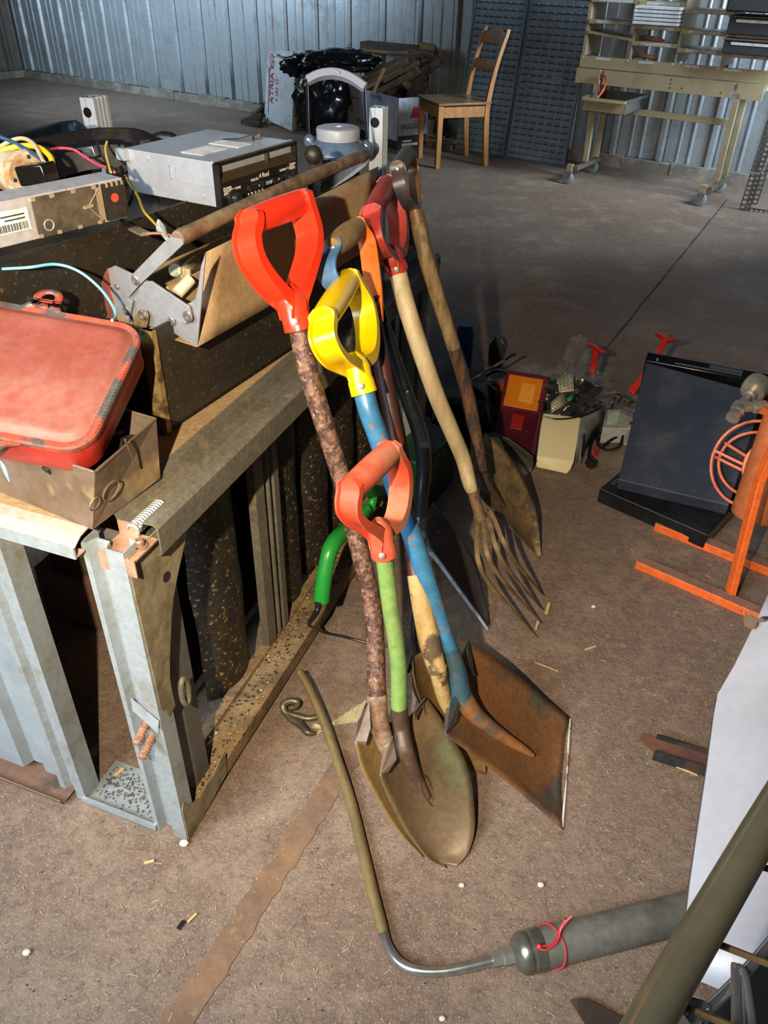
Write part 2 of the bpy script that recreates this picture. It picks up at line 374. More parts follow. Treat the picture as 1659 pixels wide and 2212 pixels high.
for i in range(5): b.bar(CR(cw+.022, .06+i*.06, 0.01), CR(cw+.005, .10+i*.055, .53), .004, .006)
for i in range(7): b.bar(CR(cw+.022-.0018*i, .05, .05+i*.075), CR(cw+.022-.002*i, .33, .05+i*.075), .004, .006)
b.build('mesh_ribs', M('grime', '#45403a', rough=.9), t)
def lean(u, z): return CR(u, -.002-.0+.115*z, z)
text('ATRIA OY', 'lettering', redink, t, lean(.165, .185)-cn*.004, ZZ+cn*.1, -cd_, .095)
text('4.382 33', 'lettering', redink, t, lean(.245, .215)-cn*.004, ZZ+cn*.1, -cd_, .055)

# --- black refuse sack
def crumple(name, c, r, sc, mat, parent=None, seed=0, amp=.25, freq=3., lvl=4):
    bm = bmesh.new(); bmesh.ops.create_icosphere(bm, subdivisions=lvl, radius=1)
    for v_ in bm.verts:
        p = v_.co.copy(); q = p*freq+V((seed*7.1, seed*3.3, seed))
        rid = 1-abs(noise.noise(q)*2); k = 1+amp*(rid-.5)+amp*.5*(1-abs(noise.noise(q*2.3)*2)-.5)+.25*amp*noise.noise(q*6)
        v_.co = V((p.x*sc[0], p.y*sc[1], p.z*sc[2]))*r*k
        if v_.co.z < -sc[2]*r*.82: v_.co.z = -sc[2]*r*.82
    mb = MB(); vs = [V(c)+v_.co for v_ in bm.verts]; mb.add(vs, [tuple(v_.index for v_ in f.verts) for f in bm.faces]); bm.free()
    return mb.build(name, mat, parent, ang=1.2)
sackm = M('sack', '#0b0c0e', rough=.22, bump=.12, bs=35, grain=0)
t = thing('refuse_sack', F(705, 292), 'shiny black refuse sack slumped between white crate and cardboard carton', 'sack')
c = F(705, 288)-WN*.06
crumple('sack_body', c+ZZ*.27, .30, (.80, .72, 1.0), sackm, t, 3, .22, 2.6)
crumple('sack_neck', c+ZZ*.54-WD*.10, .22, (1.2, .6, .5), sackm, t, 9, .28, 2.0)
crumple('sack_fold', c+ZZ*.60+WD*.22+WN*.02, .24, (1.3, .5, .4), sackm, t, 5, .28, 2.0)

# --- cardboard carton of firewood
Bm = F(858, 325); Bl = F(752, 288); Br = F(917, 303)
dB = (Bm-Bl); lB = dB.length; dBn = dB.normalized(); nB = V((-dBn.y, dBn.x, 0)); dp = .30
card = M('white_carton', '#aab0bc', '#9a9ca2', 6, rough=.7, bump=.05)
def CB(u, v, z): return Bl+dBn*u+nB*v+ZZ*z
hB = .40
t = thing('cardboard_box', CB(lB/2, dp/2, 0), 'white printed cardboard carton holding firewood, beside the wooden chair', 'box')
b = MB()
for o_, x, y in ((CB(0, 0, 0), dBn*lB, nB*.006), (CB(0, dp, 0), dBn*lB, nB*.006), (CB(0, 0, 0), dBn*.006, nB*dp), (CB(lB-.006, 0, 0), dBn*.006, nB*dp), (CB(0, 0, 0), dBn*lB, nB*dp)):
    b.box(o_, x, y, ZZ*(hB if (x.length < .01 or y.length < .01) else .006))
b.build('carton', card, t, smooth=False)
b = MB(); q = CB(0, -.001, 0)
def rect(b, u0, u1, z0, z1, d=-.002): b.quad(CB(u0, d, z0), CB(u1, d, z0), CB(u1, d, z1), CB(u0, d, z1))
def rectR(b, v0, v1, z0, z1, d=.002): b.quad(CB(lB+d, v0, z0), CB(lB+d, v1, z0), CB(lB+d, v1, z1), CB(lB+d, v0, z1))
rect(b, .0, lB, .0, .07); rectR(b, 0, dp, 0, .11)
for k in range(7): rect(b, .03, .03+.09*random.uniform(.6, 1), .20+k*.022, .208+k*.022)
rect(b, .02, .20, .312, .318); 
for k in range(4): 
    u = .40+k*.05
    for a_ in ((u, u+.04, .345, .348), (u, u+.04, .385, .388), (u, u+.003, .345, .388), (u+.037, u+.04, .345, .388), (u+.012, u+.028, .36, .377)): rect(b, *a_)
b.build('print', ink, t, smooth=False)
b = MB(); rectR(b, .04, .22, .03, .05, .004); rectR(b, .05, .14, .06, .075, .004); b.build('print', paleink, t, smooth=False)
text('ENGINE', 'lettering', ink, t, CB(.17, -.003, .115), dBn, ZZ, .06)
text('BRIGGS', 'lettering', ink, t, CB(lB+.004, .03, .16), nB, ZZ, .055)
b = MB(); b.prism([CB(lB+.003, .12, .24), CB(lB+.003, .22, .25), CB(lB+.003, .20, .32), CB(lB+.003, .15, .33)], dBn*.0005); b.build('print', redink, t)

# --- firewood: every slat is a thing
wm = [M('old_wood%d' % i, c1, c2, 8, (.4, .65), .85, bump=.35, bs=70, grain=.2, stretch=(3, 3, 3)) for i, (c1, c2) in enumerate((('#5d4c3b', '#453a30'), ('#6a563f', '#4b3e32'), ('#8a6d4a', '#6b5540'), ('#4a4239', '#38322c')))]
def plank(a, bb, w, h, mi, label=None, grp='old wood offcuts piled by the wall', name='wood_offcut'):
    q = MB(); q.bar(a, bb, w, h); o = q.build(name, wm[mi], bevel=.003, jit=.004)
    return tag(o, label or 'weathered wood offcut in the tangled heap behind the white carton', 'wood offcut', grp)
NB = WL(6.0, -.18, 0)
def wpt(x, y, n): # point on the plane parallel to the wall at depth n
    return PL(x, y, WL(0, n, 0), WN)
plank(wpt(786, 96, -.12), wpt(935, 110, -.12), .13, .055, 3, 'wide dark board lying topmost on the wood heap')
plank(wpt(785, 110, -.28), wpt(915, 121, -.28), .10, .02, 3, 'thin dark board just under the topmost board of the wood heap')
plank(wpt(778, 108, -.34), wpt(890, 119, -.30), .03, .022, 2, 'long pale batten near the top of the wood heap')
plank(wpt(766, 124, -.36), wpt(880, 112, -.24), .03, .02, 2, 'pale batten crossing under the long pale batten')
plank(wpt(765, 130, -.34), wpt(815, 143, -.30), .03, .03, 2, 'short pale batten sticking out left of the wood heap')
plank(wpt(910, 98, -.16), wpt(938, 103, -.16), .06, .05, 2, 'square pale beam end at the right top of the wood heap')
plank(wpt(885, 112, -.2), wpt(934, 120, -.2), .07, .05, 1, 'squared beam below the square pale beam end')
n_ = 0
for (x0, y0, x1, y1, n, w, h, mi) in ((790, 160, 902, 120, -.34, .05, .06, 0), (785, 172, 880, 132, -.40, .05, .05, 1), (795, 182, 898, 140, -.42, .06, .06, 0), (790, 190, 870, 150, -.46, .04, .03, 2),
        (805, 196, 902, 147, -.36, .06, .05, 3), (815, 200, 890, 160, -.46, .05, .05, 0), (840, 202, 905, 150, -.40, .05, .06, 1), (850, 204, 925, 145, -.34, .06, .05, 0), (865, 196, 945, 135, -.28, .05, .05, 1),
        (870, 172, 950, 130, -.24, .05, .045, 0), (900, 150, 948, 127, -.22, .07, .05, 3), (880, 190, 920, 165, -.36, .06, .05, 3), (885, 205, 918, 180, -.32, .07, .06, 0), (865, 165, 885, 190, -.44, .04, .05, 1),
        (820, 150, 860, 152, -.30, .04, .04, 1), (798, 145, 850, 155, -.26, .05, .04, 0), (830, 175, 905, 135, -.47, .04, .03, 1), (900, 160, 918, 172, -.25, .05, .05, 2), (870, 205, 925, 200, -.24, .07, .06, 3), (790, 200, 850, 190, -.25, .08, .05, 0)):
    plank(wpt(x0, y0, n), wpt(x1, y1, n+.04), w, h, mi)
plank(wpt(806, 200, -.56), wpt(831, 148, -.52), .028, .028, 2, 'pale slim stick standing upright out of the white carton')
plank(wpt(669, 140, -.42)-WD*.0, wpt(683, 158, -.50), .035, .03, 2, 'pale stick end poking from the top of the black sack', None)
plank(WL(6.25, -.42, .10), WL(6.25, -.10, .10), .08, .18, 1, 'short upright block standing on the pallet behind the chair', None)
b = MB(); b.bb(WL, 6.05, 6.6, -.42, -.36, .0, .06)
for k in range(4): b.bb(WL, 6.0+k*.17, 6.12+k*.17, -.45, .0-.06, .06, .08)
b.bb(WL, 6.0, 6.1, -.45, -.1, 0, .06)
tag(b.build('wooden_pallet', wm[2], bevel=.003), 'low broken pallet on the floor behind the wooden chair legs', 'pallet')
b = MB()
for k in range(9): b.bar(F(525+k*6, 262-k*4, .02+.015*k), F(560+k*3, 268-k*6, .03+.012*k), .05, .04)
tag(b.build('scrap_heap', M('scrap', '#3a302a', '#55483a', 20, rough=.9), jit=.02), 'dark scrap heap on the floor left of the white crate', 'scrap', kind='stuff')

# --- beige trolley
beige = M('beige_paint', '#9a8b6c', '#8d7e60', 4, rough=.45, metal=.15, bump=.04, grain=.04)
t = thing('storage_trolley', K(.5, .2, 0), 'beige steel trolley workbench on castors with pigeonhole shelves above', 'trolley')
fz = .14
def kb(b, *a): b.bb(K, *a)
for s0 in (.06, 1.03):
    for n0 in (.03, .24):
        b = MB(); kb(b, s0, s0+.035, n0, n0+.03, fz, .68); b.build('leg', beige, t, bevel=.002)
for s0 in (.045, 1.03):
    b = MB(); kb(b, s0+.005, s0+.035, -.10, .40, .095, .125); b.build('foot_beam', M('dark_beige', '#5b5442', rough=.6), t)
    b = MB(); kb(b, s0-.04, s0-.0, -.12, -.08, .085, .135); b.build('beam_cap', beige, t)
    for n0 in (-.10, .38):
        b = MB(); ce = K(s0-.02, n0, 0)
        b.bar(ce+ZZ*.09-WN*.036+WD*.012, ce+ZZ*.038-WN*.036, .003, .03, WD); b.bar(ce+ZZ*.09-WN*.004+WD*.012, ce+ZZ*.038-WN*.004, .003, .03, WD); b.box(ce+ZZ*.083-WD*.01-WN*.04, WD*.04, WN*.04, ZZ*.006)
        ca = b.build('castor', steel, t)
        b = MB(); b.lathe(ce+ZZ*.042-WN*.032, WN, [(0, .012), (0, .036), (.003, .042), (.021, .042), (.024, .036), (.024, .012)], 24); b.build('wheel', M('grey_rubber', '#7c8488', rough=.6), ca)
b = MB(); kb(b, .09, 1.05, .10, .13, .475, .515); b.build('cross_rail', beige, t, bevel=.002)
b = MB(); kb(b, -.09, .089, .03, .05, .65, .742); kb(b, .118, 1.01, .03, .05, .65, .742); kb(b, 1.035, 1.20, .03, .05, .65, .742); b.build('front_panel', beige, t, smooth=False)
b = MB(); kb(b, -.08, 1.2, .05, .40, .70, .742); b.build('worktop', beige, t, smooth=False)
b = MB(); kb(b, -.08, 1.3, .045, .055, .748, .82); b.build('lip_panel', beige, t, smooth=False)
b = MB()
for s0 in (.09, 1.013):
    for z0 in (.662, .69, .718): kb(b, s0, s0+.024, .045, .05, z0, z0+.006)
b.build('slot_bar', galv, t)
b = MB(); 
for s0, z0 in ((.60, .725), (.60, .70), (.60, .675), (.68, .68), (.94, .675)): b.lathe(K(s0, .029, z0), WN*-1, [(0, .005), (.001, .005)], 8)
b.build('hole', ink, t)
for s0 in (-.08, .27, .585, .89, 1.2):
    b = MB(); kb(b, s0-.004 if s0 > 0 else s0-.0, s0+(.004 if s0 > 0 else .022), .06, .34, .82, 1.45); b.build('divider', beige, t)
shelfm = M('shelf_lip', '#9a8d66', rough=.4, metal=.2)
cells = [(-.06, .266, (1.035, 1.16)), (.274, .58, (.925, 1.02, 1.155)), (.59, .885, (.905, 1.01, 1.125)), (.895, 1.2, (.90, 1.0, 1.09))]
labm = M('label_strip', '#b5b6ae', '#8e8f8a', 12, rough=.6)
for s0, s1, zs in cells:
    for z in zs:
        b = MB(); kb(b, s0, s1, .055, .34, z-.004, z); kb(b, s0, s1, .05, .055, z-.022, z+.004); sh = b.build('shelf', beige, t, smooth=False)
        b = MB(); kb(b, s0+.05, s1-.04, .0485, .0495, z-.018, z); b.build('label_strip', labm, sh, smooth=False)
b = MB(); b.hexa([K(-.06, .05, .955), K(.266, .05, .925), K(.266, .34, .925), K(-.06, .34, .955)], [K(-.06, .05, .97), K(.266, .05, .94), K(.266, .34, .94), K(-.06, .34, .97)]); b.build('shelf', beige, t)
b = MB()
for s0 in (.03, .34, .65, .92): kb(b, s0, s0+.11, .0435, .0445, .80, .815)
for s0 in (-.06, .265, .58, .88): kb(b, s0-.006, s0+.008, .0435, .0445, .806, .818)
b.build('label_strip', labm, t, smooth=False)
for s0 in (.30, .60, .9):                                           # little rails across each stack of boxes
    pass
b = MB(); kb(b, .085, .395, -.20, -.195, .51, .585); b.hexa([K(.085, -.225, .58), K(.395, -.225, .58), K(.395, -.195, .585), K(.085, -.195, .585)], [K(.085, -.22, .60), K(.395, -.22, .60), K(.395, -.19, .592), K(.085, -.19, .592)]); dw = b.build('drawer', beige, t, smooth=False)
b = MB(); kb(b, .085, .09, -.20, .22, .51, .60); kb(b, .39, .395, -.20, .22, .51, .60); kb(b, .085, .395, .215, .22, .51, .60); kb(b, .085, .395, -.2, .22, .51, .515); b.build('drawer_side', M('drawer_side', '#55534a', rough=.5, metal=.3), dw, smooth=False)
b = MB(); kb(b, .395, .405, -.18, .2, .583, .60); kb(b, .075, .085, -.18, .2, .583, .60); b.build('runner', steel, dw)
b = MB(); pth = [K(.16, -.12, .59), K(.13, -.06, .64), K(.09, 0, .70), K(.12, .01, .715), K(.17, -.03, .68), K(.17, -.1, .62), K(.155, -.14, .58)]
b.tube(catmull(pth), .006, 8); b.tube(catmull([K(.13, -.03, .66), K(.17, -.05, .64), K(.16, -.12, .59)]), .005, 8)
tag(b.build('red_cord', M('red_cord', '#a03a22', rough=.6)), 'loop of red cord hanging into the open drawer', 'cord')
# stack of white plastic strips on the second compartment, top row
for k in range(5):
    b = MB(); off = random.uniform(-.008, .008); b.bb(K, .275+off, .578+off, -.02, .26, 1.03+k*.0215, 1.047+k*.0215)
    tag(b.build('white_tray', white, bevel=.002, smooth=False), ['undermost', 'second from the bottom', 'middle', 'second from the top', 'topmost'][k]+' white flat tray stacked in a trolley pigeonhole', 'tray', 'white trays in the pigeonhole')
greyb = M('charcoal_box', '#2c2f30', rough=.6, metal=.2)
for nm, z0, z1, lb in (('b', 1.01, 1.12, 'upper black box in the right pigeonholes of the trolley'), ('a', .905, 1.0, 'lower black box in the right pigeonholes of the trolley')):
    q = thing('black_box', K(1.1, .15, z0), lb, 'box')
    b = MB(); b.bb(K, .905, 1.34, -.06, .30, z0, z1-.02); b.build('body', greyb, q, bevel=.004)
    b = MB(); b.bb(K, .90, 1.35, -.07, .31, z1-.02, z1-.012); b.build('lid', M('brown_lid', '#4a4438', rough=.7), q)
    b = MB(); b.bb(K, .95, 1.2, -.064, -.06, z1-.045, z1-.03); b.build('label_strip', labm, q)
b = MB(); b.bb(K, .885, 1.4, -.12, .3, 1.13, 1.3); tag(b.build('charcoal_case', greyb, bevel=.01), 'large charcoal case on top at the upper right of the trolley', 'case')
for s0, z0, lb in ((.28, .825, 'small dark oily part lying in the bottom left pigeonhole'), (.30, .93, 'brown flat part lying on the second pigeonhole shelf')):
    b = MB(); b.tube(catmull([K(s0, .1, z0+.012), K(s0+.05, .09, z0+.02), K(s0+.12, .1, z0+.012), K(s0+.17, .12, z0+.008)]), [.012, .016, .014, .006], 8)
    tag(b.build('machine_part', rust), lb, 'machine part')

# --- perforated metal frame at the right edge
pm = M('perforated_steel', '#4b4238', '#38322c', 15, rough=.8, metal=.3, bump=.3)
q0 = F(1603, 455); q1 = F(1659, 462); t = thing('perforated_frame', q0, 'rusty perforated angle-iron frame leaning at the far right edge', 'metal frame')
def pbar(a, bb, w, nrm, name):
    a, bb = V(a), V(bb); d = (bb-a); L_ = d.length; d.normalize(); x = d.cross(nrm).normalized(); b = MB(); n = int(L_/.03); p = L_/n
    for s_ in (-1, 1): b.box(a+x*(s_*w/2)-x*.004-nrm*.002, x*.008, d*L_, nrm*.004)
    b.box(a-x*.003-nrm*.002, x*.006, d*L_, nrm*.004)
    for i in range(n+1): b.box(a-x*w/2+d*(i*p-.005)-nrm*.002, x*w, d*.01, nrm*.004)
    b.build(name, pm, t, smooth=False)
pn = V((-.3, -.95, 0)).normalized()
pbar(PL(1608, 452, q0, pn), PL(1668, 262, q0, pn), .06, pn, 'post'); pbar(PL(1606, 458, q0, pn), PL(1720, 475, q0, pn), .06, pn, 'foot_rail'); pbar(PL(1625, 440, q0-pn*.1, pn), PL(1680, 262, q0-pn*.1, pn), .06, pn, 'post')
b = MB(); b.tube(catmull([PL(1622, 372, q0+pn*.02, pn), PL(1640, 375, q0+pn*.03, pn), PL(1652, 360, q0+pn*.03, pn), PL(1662, 335, q0+pn*.02, pn)]), .004, 6); tag(b.build('pale_cord', M('cord', '#8a7f6c', rough=.8)), 'short pale cord snagged on the perforated frame', 'cord')
# ================================================================== THE BENCH (galvanised machine frame)
def HZ(p, py):
    lo, hi = -.3, 2.
    for _ in range(40):
        m = (lo+hi)/2; q = V((p.x, p.y, m))-CP
        if H/2-FPX*q.dot(upv)/q.dot(fwd) > py: lo = m
        else: hi = m
    return lo
bench = thing('steel_frame_bench', B(.65, .45, 0), 'galvanised steel machine frame used as a bench, carrying the toolbox and tins', 'bench')
def vfold(prof, z0, z1, name, mat=galv, th=.0022, parent=None):
    b = MB(); b.grid([[B(a, bb, z) for a, bb in prof] for z in (z0, z1)]); return b.build(name, mat, parent or bench, smooth=False, solid=th, bevel=0)
def post(a0, b0, sa=1, sb=1, z1=.70):
    return vfold([(a0+sa*a, b0+sb*b) for a, b in ((.035, .070), (.0, .070), (.0, .062), (.016, .056), (.016, .034), (.0, .028), (.0, .0), (.032, .0), (.032, .012))], 0, z1, 'corner_post')
p_ = post(0, 0); post(1.4, 0, -1); post(0, .94, 1, -1); post(1.4, .94, -1, -1)
# rails: profiles in (b, z)
def rail(prof, a0, a1, name, mat, th=.0025, parent=None, jit=0):
    b = MB(); n = 14; b.grid([[B(a0+(a1-a0)*i/n, bb, z) for bb, z in prof] for i in range(n+1)]); return b.build(name, mat, parent or bench, smooth=False, solid=th, jit=jit)
top = rail([(.066, .716), (.050, .716), (.046, .700), (.022, .702), (.012, .694), (.004, .713), (-.014, .714), (-.020, .708), (-.020, .664), (-.012, .660)], .055, 1.40, 'top_rail', galvd)
rail([(.0, .012), (.0, .050), (.004, .052), (.062, .046), (.064, .055), (.085, .055)], .03, 1.40, 'bottom_rail', M('dusty_rail', '#8a7351', '#5c4a34', 6, (.45, .62), .8, bump=.3, bs=90, grain=.15, c3='#2e2416', sc3=130, th3=(.6, .66)))
dustm = M('dusty_sheet', '#9e8460', '#7d6848', 4, (.4, .65), .8, bump=.25, bs=110, grain=.15, c3='#b49668', sc3=60, th3=(.64, .72))
b = MB(); b.bb(B, .0, 1.42, .066, .95, .712, .718); b.build('worktop', dustm, bench, smooth=False)
b = MB(); b.grid([[B(a, bb, z) for a, z in ((-.004, .690), (-.022, .690), (-.022, .706), (-.006, .716), (.012, .719))] for bb in (.062, .95)]); b.build('end_rail', M('pinkish_rail', '#b09a8c', '#8d8078', 8, rough=.5, metal=.2), bench, smooth=False, solid=.002)
b = MB(); b.bb(B, -.0245, -.022, .062, .95, .688, .7075); b.build('rail_edge', galv, bench, smooth=False)
b = MB(); b.bb(B, .08, 1.39, .010, .0135, .6945, .6975); b.build('rust_seam', M('rust_seam', '#7d5530', '#4c3a28', 30, rough=.9), bench, jit=.001)
# cut-open end of the top rail: bracket with bolt and spring
b = MB(); b.bb(B, .004, .06, -.014, .045, .684, .687); b.box(B(.0, -.016, .66), E2*.06, E1*.002, ZZ*.03); b.box(B(.052, .012, .687), E1*.003, E2*.034, ZZ*.022); b.build('rail_bracket', M('pink_primer', '#a5816c', '#8a6a58', 12, rough=.6, metal=.2), bench, smooth=False)
b = MB(); b.tube([B(.05+.0016*i/2, .02+.0095*math.cos(i*.9), .700+.008*math.sin(i*.9)) for i in range(90)], .0022, 6); b.build('tension_spring', galv, bench)
b = MB(); b.lathe(B(.035, -.002, .687), ZZ, [(0, .011), (.003, .011), (.003, .007), (.011, .007), (.013, .005)], 12); b.build('bolt', M('bolt_rust', '#8a6c5a', rough=.6, metal=.4), bench)
# gussets
def gus(pts, b0, name='gusset'):
    b = MB(); b.prism([B(a, b0, z) for a, z in pts], E2*.002); return b
g = []
for i in range(9):
    u = i/8; g.append((.036+.135*(1-u)**2, .66-.30*u**.8*1.0-.0))
gus([(.002, .690), (.165, .690), (.172, .664)]+[(.036+.12*((1-u)**2.2)+.012*math.sin(u*14)*.15, .655-.31*u) for u in [i/9 for i in range(10)]]+[(.018, .34), (.014, .36), (.004, .37)], -.0035).build('gusset', M('old_zinc', '#9a9076', '#6b6048', 14, (.42, .6), .5, .8, .4, .1, .3, 60, .15), bench, smooth=False)
b = MB(); b.lathe(B(.075, -.004, .60), -E2, [(0, .009), (.0006, .009)], 16); b.build('hole', M('dark_hole', '#050505', rough=.9, bump=0, grain=0), bench)
gus([(.0, .10), (.008, .115), (.02, .085), (.05, .068), (.10, .070), (.14, .085), (.15, .08), (.145, .02), (.02, .0), (.0, .0)], -.004).build('gusset', M('old_zinc', '#9a9076'), bench, smooth=False)
# bolts, clip and ring near the front post
b = MB()
for z, bb in ((.335, .03), (.30, .026)):
    b.tube([B(-.04+.005*0, bb-.006, z-.012), B(.004, bb, z)], .0065, 10)
    for k in range(8): b.lathe(B(-.036+.005*k, bb-.006+.0007*k, z-.011+.0014*k), E1, [(0, .0078), (.002, .0078)], 10)
b.build('rusty_bolt', M('bolt_rust2', '#94705c', '#6d4d3c', 60, rough=.8, bump=.4), bench)
b = MB(); b.hexa([B(-.006, .048, .36), B(-.012, .0, .330), B(-.012, .0, .328), B(-.006, .048, .358)], [B(-.002, .048, .385), B(-.004, .0, .352), B(-.004, .002, .35), B(-.002, .05, .383)]); b.build('clip', galv, bench)
b = MB(); c = B(.06, -.01, .36); b.tube([c+E1*.010*math.cos(x)+ZZ*.030*math.sin(x) for x in [i*2*pi/24 for i in range(25)]], .005, 8, False); b.build('ring', galvd, bench)
# studs and filter panels in the long side
vfold([(.462, .08), (.462, .062), (.492, .060), (.494, .072), (.512, .072), (.514, .060), (.518, .060), (.520, .075), (.535, .075), (.537, .060), (.556, .060), (.556, .09)], .06, .68, 'stud', galvd)
vfold([(.06, .10), (.06, .030), (.085, .022), (.125, .022), (.125, .09)], .05, .68, 'stud', M('dark_stud', '#5d5c58', rough=.6, metal=.2))
tar = M('tarred_panel', '#2a2217', '#15110c', 10, (.4, .65), .5, .7, 0, 0, .9, 55, .3, c3='#85693a', sc3=95, th3=(.585, .66))
def fpanel(a0, a1, name='filter_panel'):
    rows = []; n = 26
    for i in range(n+1):
        z = .040+.635*i/n; r = []
        for j in range(9):
            u = j/8; e = .006*noise.noise(V((a0*9+u, z*9, 1))); a = a0+(a1-a0)*u
            if j in (0, 8): a += .008*noise.noise(V((a0*5+j, z*11, 0)))
            r.append(B(a, .122-.045*math.sin(pi*u)**.55+e, z))
        rows.append(r)
    b = MB(); b.grid(rows); b.build(name, tar, bench, solid=.004)
for a0, a1 in ((.285, .445), (.575, .715), (.745, .885), (.915, 1.06), (1.09, 1.22), (1.24, 1.36)): fpanel(a0, a1)
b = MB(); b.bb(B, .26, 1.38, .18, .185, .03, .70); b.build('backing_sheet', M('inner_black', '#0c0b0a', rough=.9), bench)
# left end of the frame
vfold([(.04, .232), (.0, .232), (.0, .252), (.014, .258), (.014, .274), (.002, .280), (.002, .292), (.03, .294)], 0, .69, 'end_post')
vfold([(.05, .30), (.012, .30), (.012, .332), (.024, .338), (.024, .372), (.004, .380), (.004, .52), (.024, .53), (.024, .60), (.004, .61), (.004, .86), (.02, .86)], .03, .69, 'side_panel', M('galvanised_bright', '#a0adb5', '#8b979e', 10, (.4, .65), .42, .5, .35, .3, .06, 80, .06))
b = MB(); b.grid([[B(a, bb, z) for a, z in ((.03, .012), (-.028, .012), (-.032, .026))] for bb in (.262, .94)]); b.build('sill', M('brown_sill', '#6e5546', '#4d3e34', 9, rough=.7, metal=.1), bench, smooth=False, solid=.003)
b = MB(); b.bb(B, -.006, .0, .066, .235, .0, .016); b.bb(B, -.006, .10, .066, .235, -.0, .003); b.build('sill', galv, bench, smooth=False)
b = MB()
for a, bb, z in ((-.004, .44, .16), (-.004, .47, .52)): b.lathe(B(a+.004, bb, z), -E1, [(0, .011), (.004, .011), (.004, .008), (.018, .008), (.019, .005)], 10)
b.build('bolt', M('bolt_pale', '#a8a39c', rough=.5, metal=.5), bench)
b = MB(); b.bb(B, .42, .424, .26, .62, .16, .69); b.build('inner_sheet', M('perforated_brown', '#5c4630', '#3a2c1e', 120, (.48, .54), .9, bump=.3, bs=200, stretch=(1, 1, 1.6)), bench, smooth=False)
b = MB(); b.bb(B, .40, .70, .30, .66, .003, .16); 
tag(b.build('cardboard_sheet', M('brown_card', '#6b4c38', rough=.9), bevel=.003), 'brown cardboard pack on the floor inside the frame, behind its corner post', 'cardboard')
b = MB()
for k in range(420):
    p = B(random.triangular(.0, .10, .06), random.uniform(.07, .225), .0035); b.ball(p, random.uniform(.0008, .0035), 4, (1, 1, .5))
tag(b.build('grit_pile', M('grit', '#4a443c', '#6a6254', 90, rough=.95)), 'dark grit swept into the sill between the frame posts', 'grit', kind='stuff')
woodchip = M('chip', '#c4a878', '#a88a5c', 40, rough=.8)
def chip(px, py, L_, w, ang, lab, mat=woodchip, z=.004, nm='wood_chip', cat='wood chip', h=.003):
    p = F(px, py, z); d = V((math.cos(ang), math.sin(ang), 0)); b = MB(); b.bar(p-d*L_/2, p+d*L_/2, w, h); return tag(b.build(nm, mat, jit=.0008), lab, cat)
chip(257, 1668, .022, .007, 1.0, 'pale wood chip on the dark grit between the frame posts')
# ------------------------------------------------------------------ open steel tin in front of the toolbox
tinm = M('stained_steel', '#857567', '#64533f', 5, (.42, .66), .36, .5, .45, .35, .05, 60, .08, c3='#a8926a', sc3=9, th3=(.62, .75))
zb = .720; T0 = F(200, 1143, zb); T1 = F(345, 1032, zb); T3 = F(-120, 1012, zb); T2 = T3+(T1-T0); zt = .822
U0 = F(205, 1020, zt); U1 = F(336, 905, zt); U3 = F(-130, 910, zt); U2 = U3+(U1-U0)
t = thing('steel_tin', (T0+T2)/2, 'open rectangular stained steel tin at the near corner of the bench, filled with scrap', 'tin')
b = MB()
for p, q, r, s_ in ((T0, T1, U1, U0), (T1, T2, U2, U1), (T2, T3, U3, U2), (T3, T0, U0, U3), (T0, T1, T2, T3)): b.quad(p, q, r, s_)
b.build('tin_body', tinm, t, smooth=False, solid=.0022)
b = MB(); b.tube([U0, U1, U2, U3, U0], .0022, 8, False); b.build('rolled_rim', tinm, t)
n1 = (T1-T0).cross(U0-T0).normalized()
if n1.dot(CP-T0) < 0: n1 = -n1
b = MB()
for (px, py, r) in ((240, 1060, .016), (205, 1088, .010)):
    c = PL(px, py, T0+n1*.001, n1); x = (T1-T0).normalized(); y = n1.cross(x)
    b.tube([c+x*r*math.cos(i*pi/12)+y*r*math.sin(i*pi/12) for i in range(25)], .0012, 6, False)
b.bar(PL(270, 950, T0+n1*.001, n1), PL(295, 1010, T0+n1*.001, n1), .002, .002, n1)
b.build('embossing', tinm, t)
n2 = (T3-T0).cross(U0-T0).normalized()
if n2.dot(CP-T0) < 0: n2 = -n2
b = MB(); b.tube(catmull([PL(x, y, T0+n2*.001, n2) for x, y in ((2, 990), (8, 1005), (14, 1022), (20, 1040))], 4), [.002, .004, .003, .001], 8); b.build('blue_paint_mark', M('blue_mark', '#7fa6cf', rough=.7), t)
b = MB()
for k in range(46):
    u, v = random.random(), random.random(); p = T0.lerp(T1, .1+.8*u).lerp(T3.lerp(T2, .1+.8*u), .05+.8*v)+ZZ*random.uniform(.045, .085); d = V((random.uniform(-1, 1), random.uniform(-1, 1), random.uniform(-.3, .3)))*random.uniform(.015, .045)
    b.tube([p-d, p+d], random.uniform(.003, .011), 7)
tag(b.build('scrap_filling', M('dark_scrap', '#241f1b', '#4a3c30', 30, rough=.6, metal=.4)), 'jumble of dark metal scrap filling the open steel tin', 'scrap', kind='stuff')
b = MB(); c = F(165, 1008, .80); b.tube([c+V((.017*math.cos(i*pi/12), .010*math.sin(i*pi/12), .017*math.sin(i*pi/12))) for i in range(25)], .003, 8, False)
tag(b.build('ring_seal', M('bone', '#c9bfa0', rough=.5)), 'pale ring sticking out of the scrap in the steel tin', 'ring')
